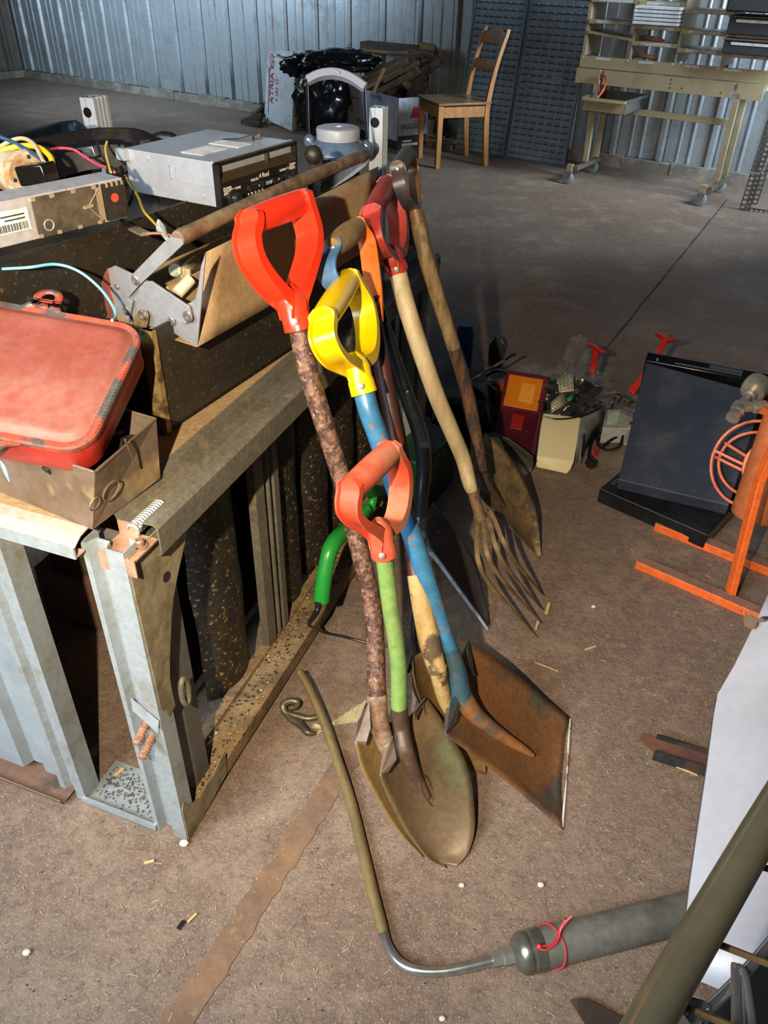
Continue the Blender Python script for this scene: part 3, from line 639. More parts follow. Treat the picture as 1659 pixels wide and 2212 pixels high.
# ------------------------------------------------------------------ red lidded tin leaning on the steel tin
redl = M('faded_red', '#783e34', '#8a6056', 4, (.45, .7), .5, .65, 0, 0, .08, 90, .08, c3='#7d3024', sc3=7, th3=(.6, .72))
rede = M('red_edge', '#9c4430', '#5c5a5a', 16, (.48, .56), .5, .4, 0, .4, .15, 90, .15)
redb = M('red_tin_side', '#a02a1e', '#8e3a2c', 6, (.5, .7), .4, bump=.06)
P1, P2, P3 = R(215, 965, 1.0), R(270, 690, 1.13), R(0, 640, 1.135)
nr = (P2-P1).cross(P3-P1).normalized()
if nr.dot(CP-P1) < 0: nr = -nr
Ux = (PL(210, 672, P1, nr)-PL(-20, 632, P1, nr)).normalized(); Vx = nr.cross(Ux)
TRc = PL(300, 702, P1, nr); BRc = PL(212, 985, P1, nr); hV = (TRc-BRc).dot(Vx)/2; cR = (TRc+BRc)/2; hU = .16
cen = cR-Ux*hU
def rr(hx, hy, r, off, k=7, c=cen):
    out = []; r = max(r, .002)
    for qx, qy, a0 in ((1, 1, 0), (-1, 1, pi/2), (-1, -1, pi), (1, -1, 3*pi/2)):
        for i in range(k+1):
            a = a0+pi/2*i/k; out.append(c+Ux*(qx*(hx-r)+r*math.cos(a))+Vx*(qy*(hy-r)+r*math.sin(a))+nr*off)
    return out
hU2 = hU
t = thing('red_tin_box', cen-nr*.05, 'flat faded red metal tin with rounded lid and ring tab, lying on the steel tin', 'tin box')
def rings(name, mat, spec, par, close=True):
    b = MB(); R_ = [rr(hU2-d, hV-d, .042-d, o) for d, o in spec]; n = len(R_[0]); b.v = [p for r in R_ for p in r]
    for i in range(len(R_)-1):
        for j in range(n): b.f.append((i*n+j, i*n+(j+1) % n, (i+1)*n+(j+1) % n, (i+1)*n+j)); b.mi.append(0)
    if close: b.f.append(tuple((len(R_)-1)*n+j for j in range(n))); b.mi.append(0)
    b.f.append(tuple(range(n))[::-1]); b.mi.append(0); return b.build(name, mat, par)
rings('lid_rim', rede, [(.001, -.010), (0, -.002), (.002, .001), (.005, .0005), (.012, -.001), (.013, -.003)], t)
rings('lid_panel', redl, [(.011, -.006), (.011, .0), (.016, .0015), (.020, .0045), (.026, .006), (.034, .004), (.06, .003)], t)
rings('tin_side', redb, [(.006, -.055), (.003, -.05), (.003, -.008)], t, False)
b = MB()
for i in range(30):                                                  # crimped rim on the right side
    v = -hV+.035+(2*hV-.07)*i/29; p = cR+Vx*v+nr*.0022; b.bar(p-Ux*.011, p-Ux*.002, .0018, .0015, nr)
b.build('crimping', rede, t)
b = MB(); tc_ = PL(104, 645, P1, nr); y0 = []
for i in range(17):
    a = -.35+(pi+.7)*i/16; y0.append((tc_+Ux*.021*math.cos(a)+Vx*.021*math.sin(a), tc_+Ux*.010*math.cos(a)+Vx*.010*math.sin(a)))
b.grid([[p, q] for p, q in y0]); b.grid([[y0[0][0], y0[0][1]], [y0[-1][0], y0[-1][1]]])
b.quad(y0[0][0]+Ux*.012-Vx*.02, y0[0][1]-Vx*.02, y0[0][1], y0[0][0]); b.quad(y0[-1][0]-Ux*.012-Vx*.02, y0[-1][1]-Vx*.02, y0[-1][1], y0[-1][0]); b.quad(y0[0][1]-Vx*.018, y0[-1][1]-Vx*.018, tc_-Vx*.0105-Ux*.004, tc_-Vx*.0105+Ux*.004)
b.build('ring_tab', rede, t, solid=.003)
b = MB(); q = PL(-5, 950, P1, nr); b.prism([q+Ux*.03, q-Ux*.04, q-Ux*.05-Vx*.03, q-Vx*.022, q+Ux*.012-Vx*.006], nr*-.004); b.build('hasp', rede, t)
# ------------------------------------------------------------------ cantilever toolbox
P0 = F(426, 749, .865); Pe = F(785, 545, .865); TX = (Pe-P0).normalized(); TY = V((-TX.y, TX.x, 0))
tb = thing('cantilever_toolbox', P0+TX*.3+TY*.15-ZZ*.145, 'old steel cantilever toolbox with its trays folded open and a pipe carrying handle', 'toolbox')
tbb = M('toolbox_black', '#2a251d', '#1d1a15', 5, (.4, .65), .5, bump=.1, c3='#54442a', sc3=130, th3=(.60, .70))
tbg = M('toolbox_grey', '#7f8288', '#86705c', 9, (.58, .70), .42, .6, .25, .1, .08, 70, .08)
tbt = M('toolbox_dusty', '#9c8562', '#8a7250', 7, (.45, .65), .6, bump=.15, bs=120, grain=.1, c3='#6b3a1c', sc3=11, th3=(.66, .74))
def TB(x, y, z): return P0+TX*x+TY*y+ZZ*(z-P0.z)
def PT(px, py, off=0): return PL(px, py, P0+TX*off, TX)
def PF(px, py, off=0): return PL(px, py, P0+TY*off, TY)
b0 = F(375, 925, .722); yb = (b0-P0).dot(TY)
b = MB(); b.bb(TB, -.05, .60, yb, yb+.006, .722, .90); b.bb(TB, -.05, -.044, yb, yb+.24, .722, .90); b.bb(TB, .594, .60, yb, yb+.24, .722, .90); b.bb(TB, -.05, .60, yb+.234, yb+.24, .722, .90); b.bb(TB, -.05, .6, yb, yb+.24, .722, .728)
b.build('box_body', tbb, tb, smooth=False)
b = MB(); b.bb(TB, -.055, -.044, yb-.004, yb+.02, .722, .90); b.build('corner_fold', M('brass_edge', '#8a7648', '#4a3d28', 20, rough=.5, metal=.3), tb, smooth=False)
# near tray
ft = [P0, TB((Pe-P0).length, 0, .865), F(817, 360, .995), F(445, 545, .998)]
b = MB(); b.grid([[ft[0].lerp(ft[1], i/12).lerp(ft[3].lerp(ft[2], i/12), j/6) for i in range(13)] for j in range(7)]); b.build('tray_front', tbt, tb, solid=.0025)
b = MB(); b.quad(ft[0], ft[1], ft[1]+TY*.16+ZZ*.01, ft[0]+TY*.16+ZZ*.01); b.quad(ft[0]+TY*.16+ZZ*.01, ft[1]+TY*.16+ZZ*.01, ft[1]+TY*.165+ZZ*.07, ft[0]+TY*.165+ZZ*.07); b.quad(ft[1], ft[1]+TY*.16, ft[1]+TY*.16+ZZ*.08, ft[2])
b.build('tray_pan', tbt, tb, smooth=False, solid=.002)
br = [(233, 581), (248, 574), (288, 593), (316, 605), (352, 632), (394, 661), (414, 652), (422, 646), (428, 622), (434, 577), (444, 545), (426, 749), (403, 737), (366, 713), (321, 704), (282, 694), (252, 675)]
b = MB(); b.prism([PT(*p) for p in br], TX*.0025); b.build('end_bracket', tbg, tb, smooth=False)
b = MB(); b.prism([PT(x, y, .02) for x, y in ((233, 579), (226, 590), (196, 674), (226, 700), (256, 690), (250, 640))], TX*.003); b.build('end_plate', M('end_red', '#8c4a42', '#6d3f3a', 8, rough=.5), tb, smooth=False)
b = MB(); b.bb(TB, .02, .58, .06, .064, .90, .945); b.quad(PT(352, 640, .05), PT(392, 664, .05), PT(432, 612, .16), PT(436, 600, .16)); b.build('tray_divider', tbt, tb, smooth=False, solid=.002)
def arm(pts, off, name='link_arm', mat=tbg):
    b = MB(); b.prism([PT(x, y, off) for x, y in pts], TX*-.004); b.build(name, mat, tb, smooth=False, bevel=.0008)
arm([(288, 592), (358, 521), (363, 519), (385, 496), (397, 505), (400, 526), (380, 545), (303, 616), (281, 641), (276, 634), (292, 616)], -.004, 'handle_arm')
arm([(264, 638), (285, 645), (290, 650), (281, 694), (262, 682), (266, 652)], -.003)
arm([(315, 607), (330, 606), (412, 661), (418, 684), (405, 698), (392, 696), (300, 640), (303, 622)], -.003)
arm([(297, 676), (306, 668), (318, 670), (323, 682), (321, 700), (307, 736), (290, 698)], -.006, 'link_arm', M('brass_link', '#8c7d55', '#6b5d40', 20, rough=.5, metal=.4))
b = MB()
for (x, y, o, r) in ((292, 606, -.009, .0065), (272, 672, -.008, .006), (308, 682, -.011, .0075), (405, 684, -.008, .0075), (370, 695, -.003, .006), (252, 620, -.001, .004)):
    b.lathe(PT(x, y, o), -TX, [(-.002, r*1.25), (0, r*1.25), (.001, r*.9), (.0025, r*.8), (.0025, r*.45), (.001, r*.4)], 16)
b.build('rivet', M('rivet', '#8d8c8a', '#7a5038', 80, rough=.4, metal=.7), tb)
g0 = PT(388, 513, -.004); g1 = PL(790, 334, g0, TY)
b = MB(); d = (g1-g0).normalized(); b.tube([g0-d*.004, g0+d*.004, g0+d*.02, g0+d*.03]+[g0.lerp(g1, i/10)+ZZ*.004*math.sin(pi*i/10) for i in range(1, 11)]+[g1+d*.006-ZZ*.006], [.011, .0125, .0125, .0115]+[.0112]*10+[.008], 14)
b.build('pipe_handle', M('worn_pipe', '#5f4a38', '#8a7860', 18, (.42, .6), .55, .5, .2, .3, .2, 60, .2), tb)
b = MB(); b.prism([PL(x, y, g1, TX) for x, y in ((786, 330), (798, 345), (790, 358), (762, 380), (722, 405), (690, 415), (684, 404), (712, 385), (750, 362))], TX*.004); b.build('handle_arm', M('far_arm', '#84868a', '#a07060', 9, (.62, .7), .35, metal=.4), tb, smooth=False)
b = MB(); s_ = MB(); cpt = PL(680, 420, g1-TX*.05+TY*.02, TX); b.bar(cpt, cpt+TX*.01+ZZ*.075, .03, .006, TX); b.ball(cpt+ZZ*.075, .018, 12); b.build('link_arm', tbb, tb)
# far tray (carries the radios)
b = MB(); X0, X1 = -.32, .42
fy0, fy1 = .205, .46
def FT(x, y, z): return TB(x, y, z)
for (x0, x1, y0, y1, z0, z1) in ((X0, X1, fy0, fy0+.004, .875, 1.005), (X0, X1, fy1, fy1+.004, .875, 1.005), (X0, X0+.004, fy0, fy1, .875, 1.005), (X1, X1+.004, fy0, fy1, .875, 1.005), (X0, X1, fy0, fy1, .87, .875)): b.bb(FT, x0, x1, y0, y1, z0, z1)
b.build('far_tray', tbb, tb, smooth=False)
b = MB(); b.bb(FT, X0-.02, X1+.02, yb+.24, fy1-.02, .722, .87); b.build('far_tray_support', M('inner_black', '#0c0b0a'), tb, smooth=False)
b = MB(); b.bb(FT, X0, X1, fy0+.01, fy1, .985, .992); b.build('tray_lid', tbb, tb, smooth=False)
# things in the near tray
def small(name, a, bb, r, mat, lab, cat, cap=.0):
    b = MB(); b.tube([a, a.lerp(bb, .02), a.lerp(bb, .98), bb], [r*.8, r, r, r*.8], 12); return tag(b.build(name, mat), lab, cat)
small('wooden_dowel', PT(407, 595, .10)-ZZ*.0, PT(420, 600, .02)+TX*.0-ZZ*.0, .0, white, '', '') if False else None
small('white_dowel', PL(412, 602, P0+TX*.06, TX), PL(380, 622, P0+TX*.03, TX)-ZZ*.01, .010, M('bone2', '#b8b09a', rough=.6), 'short white rod end lying in the open near tray of the toolbox', 'rod')
small('green_roll', PL(378, 584, P0+TX*.09, TX), PL(388, 578, P0+TX*.16, TX), .011, M('mould_green', '#6a7058', '#8c8f7c', 60, rough=.8), 'greenish grey roll in the near tray beside the clear block', 'roll')
b = MB()
for k in range(3): b.bar(PL(394+k*6, 590+k*2, P0+TX*(.10), TX)+ZZ*.0, PL(424+k*5, 562+k*6, P0+TX*(.22), TX), .011, .02)
tag(b.build('clear_block', M('yellowed_plastic', '#80704f', '#9a8a68', 30, rough=.3, alpha=1), bevel=.003), 'ribbed yellowed plastic block in the near tray of the toolbox', 'plastic block')
b = MB(); b.tube(catmull([F(683, 462, .96), F(690, 459, .965), F(700, 458, .965), F(702, 461, .962), F(692, 464, .96)]), .0025, 6); tag(b.build('wire_clip', M('bone2', '#b8b09a')), 'small pale wire clip on the toolbox tray front', 'clip')
# ------------------------------------------------------------------ car radio with cassette slot
radm = M('radio_case', '#b4bac4', '#989ca6', 5, (.4, .7), .3, .42, .4, .35, .03, 90, .05)
k_ = 1.17
rA, rB, rC = R(471, 351, 1.15*k_), R(640, 291, 1.29*k_), R(281, 348, 1.2*k_)
zr = (rA.z+rB.z+rC.z)/3; rA.z = rB.z = rC.z = zr; rh = rA.z-(R(471, 469, 1.15*k_)).z
fx = (rB-rA).normalized(); fw_ = (rB-rA).length; fy = V((-fx.y, fx.x, 0)); rl = (rC-rA).dot(fy)*1.22
def RD(u, v, w): return rA+fx*u+fy*v-ZZ*w
t = thing('car_radio', RD(fw_/2, rl/2, rh), 'silver cased car cassette radio with black front, standing on the far toolbox tray', 'car radio')
b = MB(); b.box(RD(0, .012, rh), fx*fw_, fy*(rl-.012), ZZ*rh); b.build('case', radm, t, bevel=.0015, smooth=False)
b = MB(); b.bar(RD(-.002, .012, 0), RD(fw_, .012, 0), .004, .004); b.bar(RD(-.001, .02, rh*.55), RD(-.001, rl-.1, rh*.55), .001, .001); b.box(RD(-.002, rl*.45, rh*.5), fy*.028, fx*.002, ZZ*.02); b.box(RD(-.006, rl*.45+.012, rh*.5), fy*.004, fx*.006, ZZ*.02)
for v, w in ((.03, .8), (.12, .15), (.12, .85)): b.lathe(RD(-.0, rl*v/.16, rh*w), -fx, [(0, .004), (.002, .004), (.002, .002)], 10)
b.box(RD(-.0, rl-.01, rh*.25), -fx*.012, fy*.02, ZZ*.02)
b.build('side_fitting', radm, t)
b = MB(); b.box(RD(.03, .06, -.0005), fx*.07, fy*.05, ZZ*.001); b.box(RD(.12, .05, -.0005), fx*.04, fy*.07, ZZ*.001); b.build('label', paper, t, smooth=False)
fb = blackp
b = MB(); r1 = .44*rh
b.box(RD(0, .0, rh), fx*fw_, fy*.014, ZZ*(rh-r1)); b.box(RD(0, 0, .004), fx*fw_, fy*.014, ZZ*.004); b.box(RD(0, 0, r1), fx*.004, fy*.014, ZZ*r1); b.box(RD(fw_-.004, 0, r1), fx*.004, fy*.014, ZZ*r1)
fo = b.build('front', fb, t, smooth=False)
b = MB(); b.hexa([RD(.004, .0, r1), RD(fw_-.004, 0, r1), RD(fw_-.004, .012, r1-.012), RD(.004, .012, r1-.012)], [RD(.004, .0, r1-.001), RD(fw_-.004, 0, r1-.001), RD(fw_-.004, .012, r1-.013), RD(.004, .012, r1-.013)]); b.box(RD(fw_*.62, .004, r1*.75), fx*.002, fy*.008, ZZ*r1*.6)
b.build('slot_sill', M('slot_brown', '#3d3422', rough=.4), fo)
b = MB()
for i, (u0, u1) in enumerate(((.30, .46), (.465, .60), (.605, .74))): b.hexa([RD(fw_*u0, 0, rh*.79), RD(fw_*u1, 0, rh*.79), RD(fw_*u1, -.010, rh*.79), RD(fw_*u0, -.010, rh*.79)], [RD(fw_*u0, 0, rh*.655), RD(fw_*u1, 0, rh*.655), RD(fw_*u1, -.008, rh*.665), RD(fw_*u0, -.008, rh*.665)])
b.build('key_row', blackp, t, smooth=False, bevel=.0008)
for u, w in ((.13, .84), (.86, .80)):
    b = MB(); b.lathe(RD(fw_*u, 0, rh*w), -fy, [(0, .015), (.006, .015), (.007, .011), (.016, .010), (.017, .007)], 24); b.build('knob', M('knob_black', '#1e1f21', rough=.25), t)
b = MB(); b.box(RD(fw_*.28, -.0005, rh*.93), fx*fw_*.42, fy*.0005, ZZ*.012); b.build('dial', M('dial', '#0a0a0b', rough=.15), t)
b = MB(); b.box(RD(fw_*.41, -.0012, rh*.92), fx*.0015, fy*.0004, ZZ*.010); b.build('needle', redink, t)
def rt_(s, u, w, sz, al='LEFT', d=-.0006): return text(s, 'lettering', paleink, t, RD(fw_*u, d, rh*w), fx, ZZ, sz, al)
rt_('VOLVO', .36, .62, .007); rt_('4 Reel', .47, .60, .012); rt_('POWER', .03, .62, .0065); rt_('VOLUME', .03, .68, .0065); rt_('DIGITAL', .03, .73, .005); rt_('TONE', .16, .68, .0065)
rt_('STEREO', .88, .53, .006); rt_('AUTO', .88, .58, .006); rt_('MONO', .88, .63, .006); rt_('TUNING', .74, .60, .006)
rt_('STOP', .50, .75, .008, d=-.0105); rt_('<', .40, .75, .009, d=-.0105); rt_('>', .66, .75, .009, d=-.0105); rt_('8   10   12   14   16', .31, .90, .006, d=-.0015)
b = MB(); b.lathe(RD(fw_*.145, -.0004, rh*.655), -fy, [(0, .002), (.0003, .002)], 8); b.lathe(RD(fw_*.86, -.0004, rh*.565), -fy, [(0, .002), (.0003, .002)], 8); b.build('mark', paleink, t)
# ------------------------------------------------------------------ stripped car stereo unit
k2 = 1.14
s1, s2 = R(261, 372, 1.05*k2), R(66, 436, .97*k2); s3 = R(289, 450, 1.05*k2)
zs = (s1.z+s2.z)/2; s1.z = s2.z = zs; hx = (s2-s1).normalized(); hy = V((-hx.y, hx.x, 0))
if hy.y < 0: hy = -hy
hh = .052*k2; Ls = (s2-s1).length
def ST(u, v, w): return s1+hx*u+hy*v-ZZ*w
t = thing('car_stereo', ST(.09, .08, hh), 'flat silver car stereo with barcode label and exposed mechanism, at the left edge', 'car stereo')
b = MB(); b.box(ST(0, 0, hh), hx*(Ls+.16), hy*.055, ZZ*hh); b.build('case', M('stereo_case', '#b6b8c0', '#9a968e', 6, (.5, .7), .35, .6, .4, .3, .04), t, smooth=False, bevel=.001)
b = MB(); b.box(ST(.045, -.003, hh*.97), hx*(Ls-.045), hy*.003, ZZ*hh*.93); b.build('side_plate', M('stereo_plate', '#4f493e', '#6a6252', 12, rough=.45, metal=.5), t, smooth=False)
b = MB(); b.box(ST(0.0, -.005, hh*.95), hx*.04, hy*.005, ZZ*hh*.9); b.box(ST(.006, -.009, hh*.85), hx*.02, hy*.004, ZZ*hh*.25); b.box(ST(-.006, .0, hh*.6), hx*.01, hy*.01, ZZ*hh*.3); b.build('gear_cover', M('grey_black', '#26241f', rough=.5), t, smooth=False)
b = MB(); b.lathe(ST(.022, -.0055, hh*.42), -hy, [(0, .0065), (.0006, .0065)], 20); b.build('red_dot', M('dot', '#d5442c', rough=.6), t)
b = MB()
for u in (.05, .085, .12, .15):
    for w in (.04, .9): b.box(ST(u, -.004, hh*(w+.08)), hx*.007, hy*.004, ZZ*hh*.09)
for k in range(4): b.box(ST(.004+k*.009, -.0065, hh*.14), hx*.003, hy*.004, ZZ*.006)
b.box(ST(.042, -.004, hh*.9), hx*.010, hy*.003, ZZ*hh*.8); b.bar(ST(.05, -.006, hh*.15), ST(.07, -.006, hh*.5), .0015, .0015); b.bar(ST(.07, -.006, hh*.5), ST(.052, -.006, hh*.85), .0015, .0015); b.bar(ST(.062, -.006, hh*.48), ST(.078, -.006, hh*.5), .005, .004)
b.lathe(ST(.10, -.003, hh*.0), -hy, [(0, .001), (.0, .001)], 4)
b.build('lever', M('pale_metal', '#b0a488', rough=.4, metal=.5), t, smooth=False)
b = MB(); cc = ST(Ls-.018, -.004, hh*.72); b.tube([cc+hx*.0075*math.cos(i*pi/10)+ZZ*.0075*math.sin(i*pi/10) for i in range(21)], .0012, 6, False); b.build('grommet', galv, t)
b = MB(); b.box(ST(Ls+.008, -.0008, hh*.72), hx*.12, hy*.0008, ZZ*hh*.5); lb_ = b.build('label', paper, t, smooth=False)
b = MB(); u = Ls+.012
while u < Ls+.10:
    w_ = random.choice((.0006, .001, .0016)); b.box(ST(u, -.0012, hh*.69), hx*w_, hy*.0003, ZZ*hh*.17); u += w_+random.choice((.0007, .0014))
for k, (u0, u1) in enumerate(((.014, .05), (.014, .045), (.055, .10), (.055, .09))): b.box(ST(Ls+u0, -.0012, hh*(.36+.09*(k % 2))), hx*(u1-u0), hy*.0003, ZZ*.002)
b.build('barcode', ink, lb_, smooth=False)
# ================================================================== THE TOOLS LEANING ON THE BENCH
class Tool:
    """a plane through the grip and the foot of the shaft; px() reads where a photo point meets it"""
    def __init__(s, gl, gr, zt, foot, zf):
        s.gl = F(*gl, zt); s.gr = F(*gr, zt); s.g = (s.gr-s.gl).normalized(); s.T = (s.gl+s.gr)/2; s.S = F(*foot, zf)
        s.n = (s.S-s.T).normalized().cross(s.g).normalized()
        if s.n.dot(CP-s.T) < 0: s.n = -s.n
        s.ax = (s.S-s.T).normalized()
    def px(s, x, y, off=0): return PL(x, y, s.T+s.n*off, s.n)
def strap_prof(w, t, rim=.0036, dep=.006):
    a = w/2
    return [(-a, -t/2), (a, -t/2), (a, t/2), (a-rim, t/2), (a-rim-.0015, t/2-dep), (-a+rim+.0015, t/2-dep), (-a+rim, t/2), (-a, t/2)]
def dhandle(T, root, lp, rp, neck, end, mat, w=.036, gr=.0155, rs=.0205, th=.010, rivet=True):
    gr *= 1.22; w *= 1.12; th *= 1.2
    c = (T.gl+T.gr)/2
    b = MB(); d = T.g; n = 12
    b.tube([T.gl.lerp(T.gr, i/n) for i in range(n+1)], [gr*.98+.0015*math.sin(pi*i/n) for i in range(n+1)], 18); b.build('grip', mat, root)
    N = T.px(*neck); E_ = T.px(*end)
    for pts, sgn in ((lp, -1), (rp, 1)):
        P_ = [T.px(*p) for p in pts]; g = T.gl if sgn < 0 else T.gr
        first = g-T.ax*.019; path = catmull([first, g+T.g*sgn*.002]+P_+[N+T.g*sgn*rs*.42+T.ax*.002, N+T.g*sgn*rs*.30+T.ax*.024], 6)
        m = len(path); sw = [min(1, .45+.22*i) if i < 3 else 1 - .48*(i/m)**3 for i in range(m)]; st = [.8 if i < 2 else 1+1.5*(i/m)**3 for i in range(m)]
        pr_ = strap_prof(w, th); d0 = (path[2]-path[0]).normalized(); tv = d0.cross(T.n)
        wd_ = T.n if tv.dot(T.g*sgn) > 0 else -T.n
        b = MB(); b.sweep(path, pr_, wd_, sw, st); b.build('handle_strap', mat, root, ang=.6)
    b = MB(); dn = (E_-N).normalized(); L_ = (E_-N).length
    b.tube([N-dn*.026, N-dn*.012, N+dn*.002, N+dn*L_*.45, N+dn*L_*.5, N+dn*L_], [rs*.35, rs*.92, rs*1.10, rs*1.02, rs*1.08, rs*1.12], 20)
    b.build('socket', mat, root)
    if rivet:
        v = (CP-E_).normalized(); v = (v-dn*v.dot(dn)).normalized(); q = E_-dn*.016+v*rs*1.08-T.g*.006
        b = MB(); b.lathe(q-v*.003, v, [(0, .0055), (.003, .0055), (.0045, .004), (.005, .001)], 14); b.build('rivet', M('rivet_zinc', '#d0cec8', rough=.3, metal=.6), root)
def yhandle(T, root, lp, rp, neck, gmat, smat, gr=.016, w=.024, smat2=None, th=.0035, fat=0.):
    b = MB(); n = 10; b.tube([T.gl.lerp(T.gr, i/n) for i in range(n+1)], [gr*(1-.22*fat)+gr*.25*fat*math.sin(pi*i/n) for i in range(n+1)], 18); b.build('grip', gmat, root)
    N = T.px(*neck)
    for pts, sgn, mm in ((lp, -1, smat), (rp, 1, smat2 or smat)):
        g = T.gl if sgn < 0 else T.gr; path = catmull([g-T.ax*.017, g+T.g*sgn*.002]+[T.px(*p) for p in pts]+[N+T.g*sgn*.006], 6); m = len(path)
        b = MB(); b.sweep(path, [(-w/2, -th/2), (w/2, -th/2), (w/2, th/2), (-w/2, th/2)], T.n, [min(1, .5+.2*i) for i in range(m)], [1+1.2*(i/m)**3 for i in range(m)]); b.build('handle_strap', mm, root, smooth=True)
        b = MB(); b.lathe(g+T.g*sgn*.003, T.g*sgn, [(0, .006), (.001, .006), (.003, .003)], 10); b.build('rivet', steel, root)
def shaft(T, root, pts, r, mat, name='shaft', n=16, off=0):
    path = catmull([T.px(*p, off) for p in pts], 5); b = MB(); b.tube(path, r, n); return b.build(name, mat, root)
def blade(root, left, right, dish, mat, name='blade', nn=12, top=None, th=.0022, tipr=None, m=14):
    """left/right: (px, py, z) down the two edges; the middle is dished away from the viewer"""
    lp = catmull([F(*p) for p in left], 6); rp = catmull([F(*p) for p in right], 6)
    k = min(len(lp), len(rp)); nr_ = (lp[-1]-lp[0]).cross(rp[0]-lp[0]).normalized()
    if nr_.dot(CP-lp[0]) < 0: nr_ = -nr_
    rows = []
    for i in range(k):
        r = []
        for j in range(m+1):
            u = j/m; p = lp[i].lerp(rp[i], u); f = 1-(2*u-1)**2
            r.append(p-nr_*dish*f*(1-.35*i/k)+noise.noise_vector(p*14)*.002)
        rows.append(r)
    for r in rows:
        for p in r:
            if p.z < .003: p.z = .003
    b = MB(); b.grid(rows); o = b.build(name, mat, root, solid=th, ang=1.0); return rows, nr_
def edge_strip(root, pts, w, mat, name, up=ZZ):
    b = MB(); path = catmull([F(*p) for p in pts], 5); b.sweep(path, [(-w/2, -.0012), (w/2, -.0012), (w/2, .0012), (-w/2, .0012)], up); b.build(name, mat, root)
earth = M('earthy_steel', '#6b573c', '#4b3d2c', 5, (.42, .6), .42, .6, .5, .25, .12, 90, .12, c3='#84704a', sc3=16, th3=(.62, .74))
# --- red D-grip shovel with the rusty shaft
redm = M('red_plastic', '#d6331a', rough=.28, bump=.02, bs=40, grain=.0, coat=.2)
T = Tool((541, 480), (648, 437), 1.05, (815, 1500), .27)
t = thing('shovel', F(905, 1840), 'round point shovel with glossy bright red D grip and rust-brown pitted steel shaft', 'shovel', 'shovels and forks leaning on the bench')
dhandle(T, t, [(533, 515), (543, 560), (570, 603), (600, 636)], [(668, 500), (667, 545), (655, 590), (644, 625)], (630, 650), (646, 712), redm, w=.042, gr=.0165, rs=.0215, th=.012)
rsh = M('pitted_shaft', '#4c332c', '#7a5a46', 70, (.47, .56), .5, .6, .25, .2, .5, 160, .2, c3='#a58468', sc3=160, th3=(.62, .7))
shaft(T, t, [(645, 700), (652, 740), (668, 810), (702, 920), (735, 1025), (757, 1110), (782, 1210), (803, 1300), (811, 1390), (813, 1470), (816, 1535)], [.0175, .0175, .0170, .0168, .0168, .0168, .0168, .017, .0175, .018], rsh)
pale = M('pale_rust', '#8f7a62', '#6a4a38', 18, (.42, .6), .8, bump=.5, bs=90, grain=.2, c3='#c9b79c', sc3=30, th3=(.6, .72))
rows, nr_ = blade(t, [(768, 1600, .235), (783, 1665, .175), (820, 1735, .11), (868, 1805, .045), (915, 1850, .004)], [(872, 1550, .20), (915, 1625, .10), (940, 1715, .035), (945, 1790, .008), (935, 1852, .004)], .014, M('tan_blade', '#8e7549', '#6d5838', 6, (.42, .6), .5, .7, .15, .1, .15, 90, .12, c3='#96805a', sc3=14, th3=(.62, .74)))
b = MB(); b.tube(catmull([T.px(814, 1500), T.px(818, 1560), F(838, 1620, .17), F(860, 1680, .11)]), [.0185, .020, .016, .005], 14); b.build('socket', pale, t)
b = MB(); b.quad(F(768, 1600, .235), F(772, 1560, .262), F(797, 1515, .275), F(800, 1570, .25)); b.quad(F(768, 1600, .235), F(800, 1570, .25), F(792, 1602, .235), F(790, 1610, .22)); b.build('foot_rest', M('grey_rust', '#75685e', '#5c4e46', 12, rough=.7, metal=.1), t, solid=.002, smooth=False)
# --- yellow D-grip square shovel with the blue shaft
yel = M('yellow_plastic', '#d9b400', rough=.32, bump=.02, grain=.02, coat=.15)
yelw = M('worn_yellow', '#b8920a', '#8f7420', 14, (.45, .65), .5, bump=.08)
T = Tool((699, 690), (753, 606), .915, (985, 1470), .26)
t = thing('shovel', F(1222, 1670), 'square mouth shovel with yellow D grip and chipped bright blue shaft, blade at far right', 'shovel', 'shovels and forks leaning on the bench')
dhandle(T, t, [(697, 725), (708, 755), (727, 778), (750, 790)], [(782, 655), (793, 705), (794, 750), (788, 775)], (771, 793), (787, 850), yel, w=.040, gr=.0175, rs=.0205, th=.010)
blu = M('blue_paint', '#356f93', '#336382', 6, (.4, .6), .4, bump=.05, c3='#7a5a48', sc3=26, th3=(.64, .66))
shaft(T, t, [(785, 840), (796, 885), (812, 930), (840, 1010), (868, 1095), (895, 1170), (923, 1260), (948, 1340), (962, 1385), (970, 1402)], [.0185, .0182, .018, .018, .018, .0185, .019], blu)
teal = M('teal_worn', '#2f5462', '#4f4a42', 8, (.45, .62), .4, .6, .2, .3, .1, 90, .12, c3='#7c8c90', sc3=22, th3=(.66, .74))
bsq = M('square_blade', '#76512f', '#54413b', 4, (.46, .56), .55, .5, .15, .2, .2, 100, .15, c3='#4a5a4c', sc3=6, th3=(.52, .66))
rows, nr_ = blade(t, [(962, 1586, .215), (1010, 1622, .165), (1057, 1658, .115), (1135, 1722, .05), (1216, 1792, .004)], [(1013, 1383, .215), (1068, 1420, .165), (1122, 1462, .115), (1178, 1508, .05), (1230, 1549, .004)], .022, bsq)
b = MB(); b.tube(catmull([T.px(968, 1398), T.px(984, 1450), F(997, 1505, .215)]), [.0195, .0205, .0205], 16); b.build('socket', teal, t); b = MB(); b.tube(catmull([F(996, 1502, .218), F(1030, 1548, .165), F(1085, 1590, .103), F(1130, 1618, .062), F(1152, 1632, .044)]), [.0203, .0175, .013, .009, .004], 16); b.build('blade_ridge', M('ridge_rust', '#8a5a32', '#3d4f4c', 9, (.46, .6), .5, bump=.2), t)
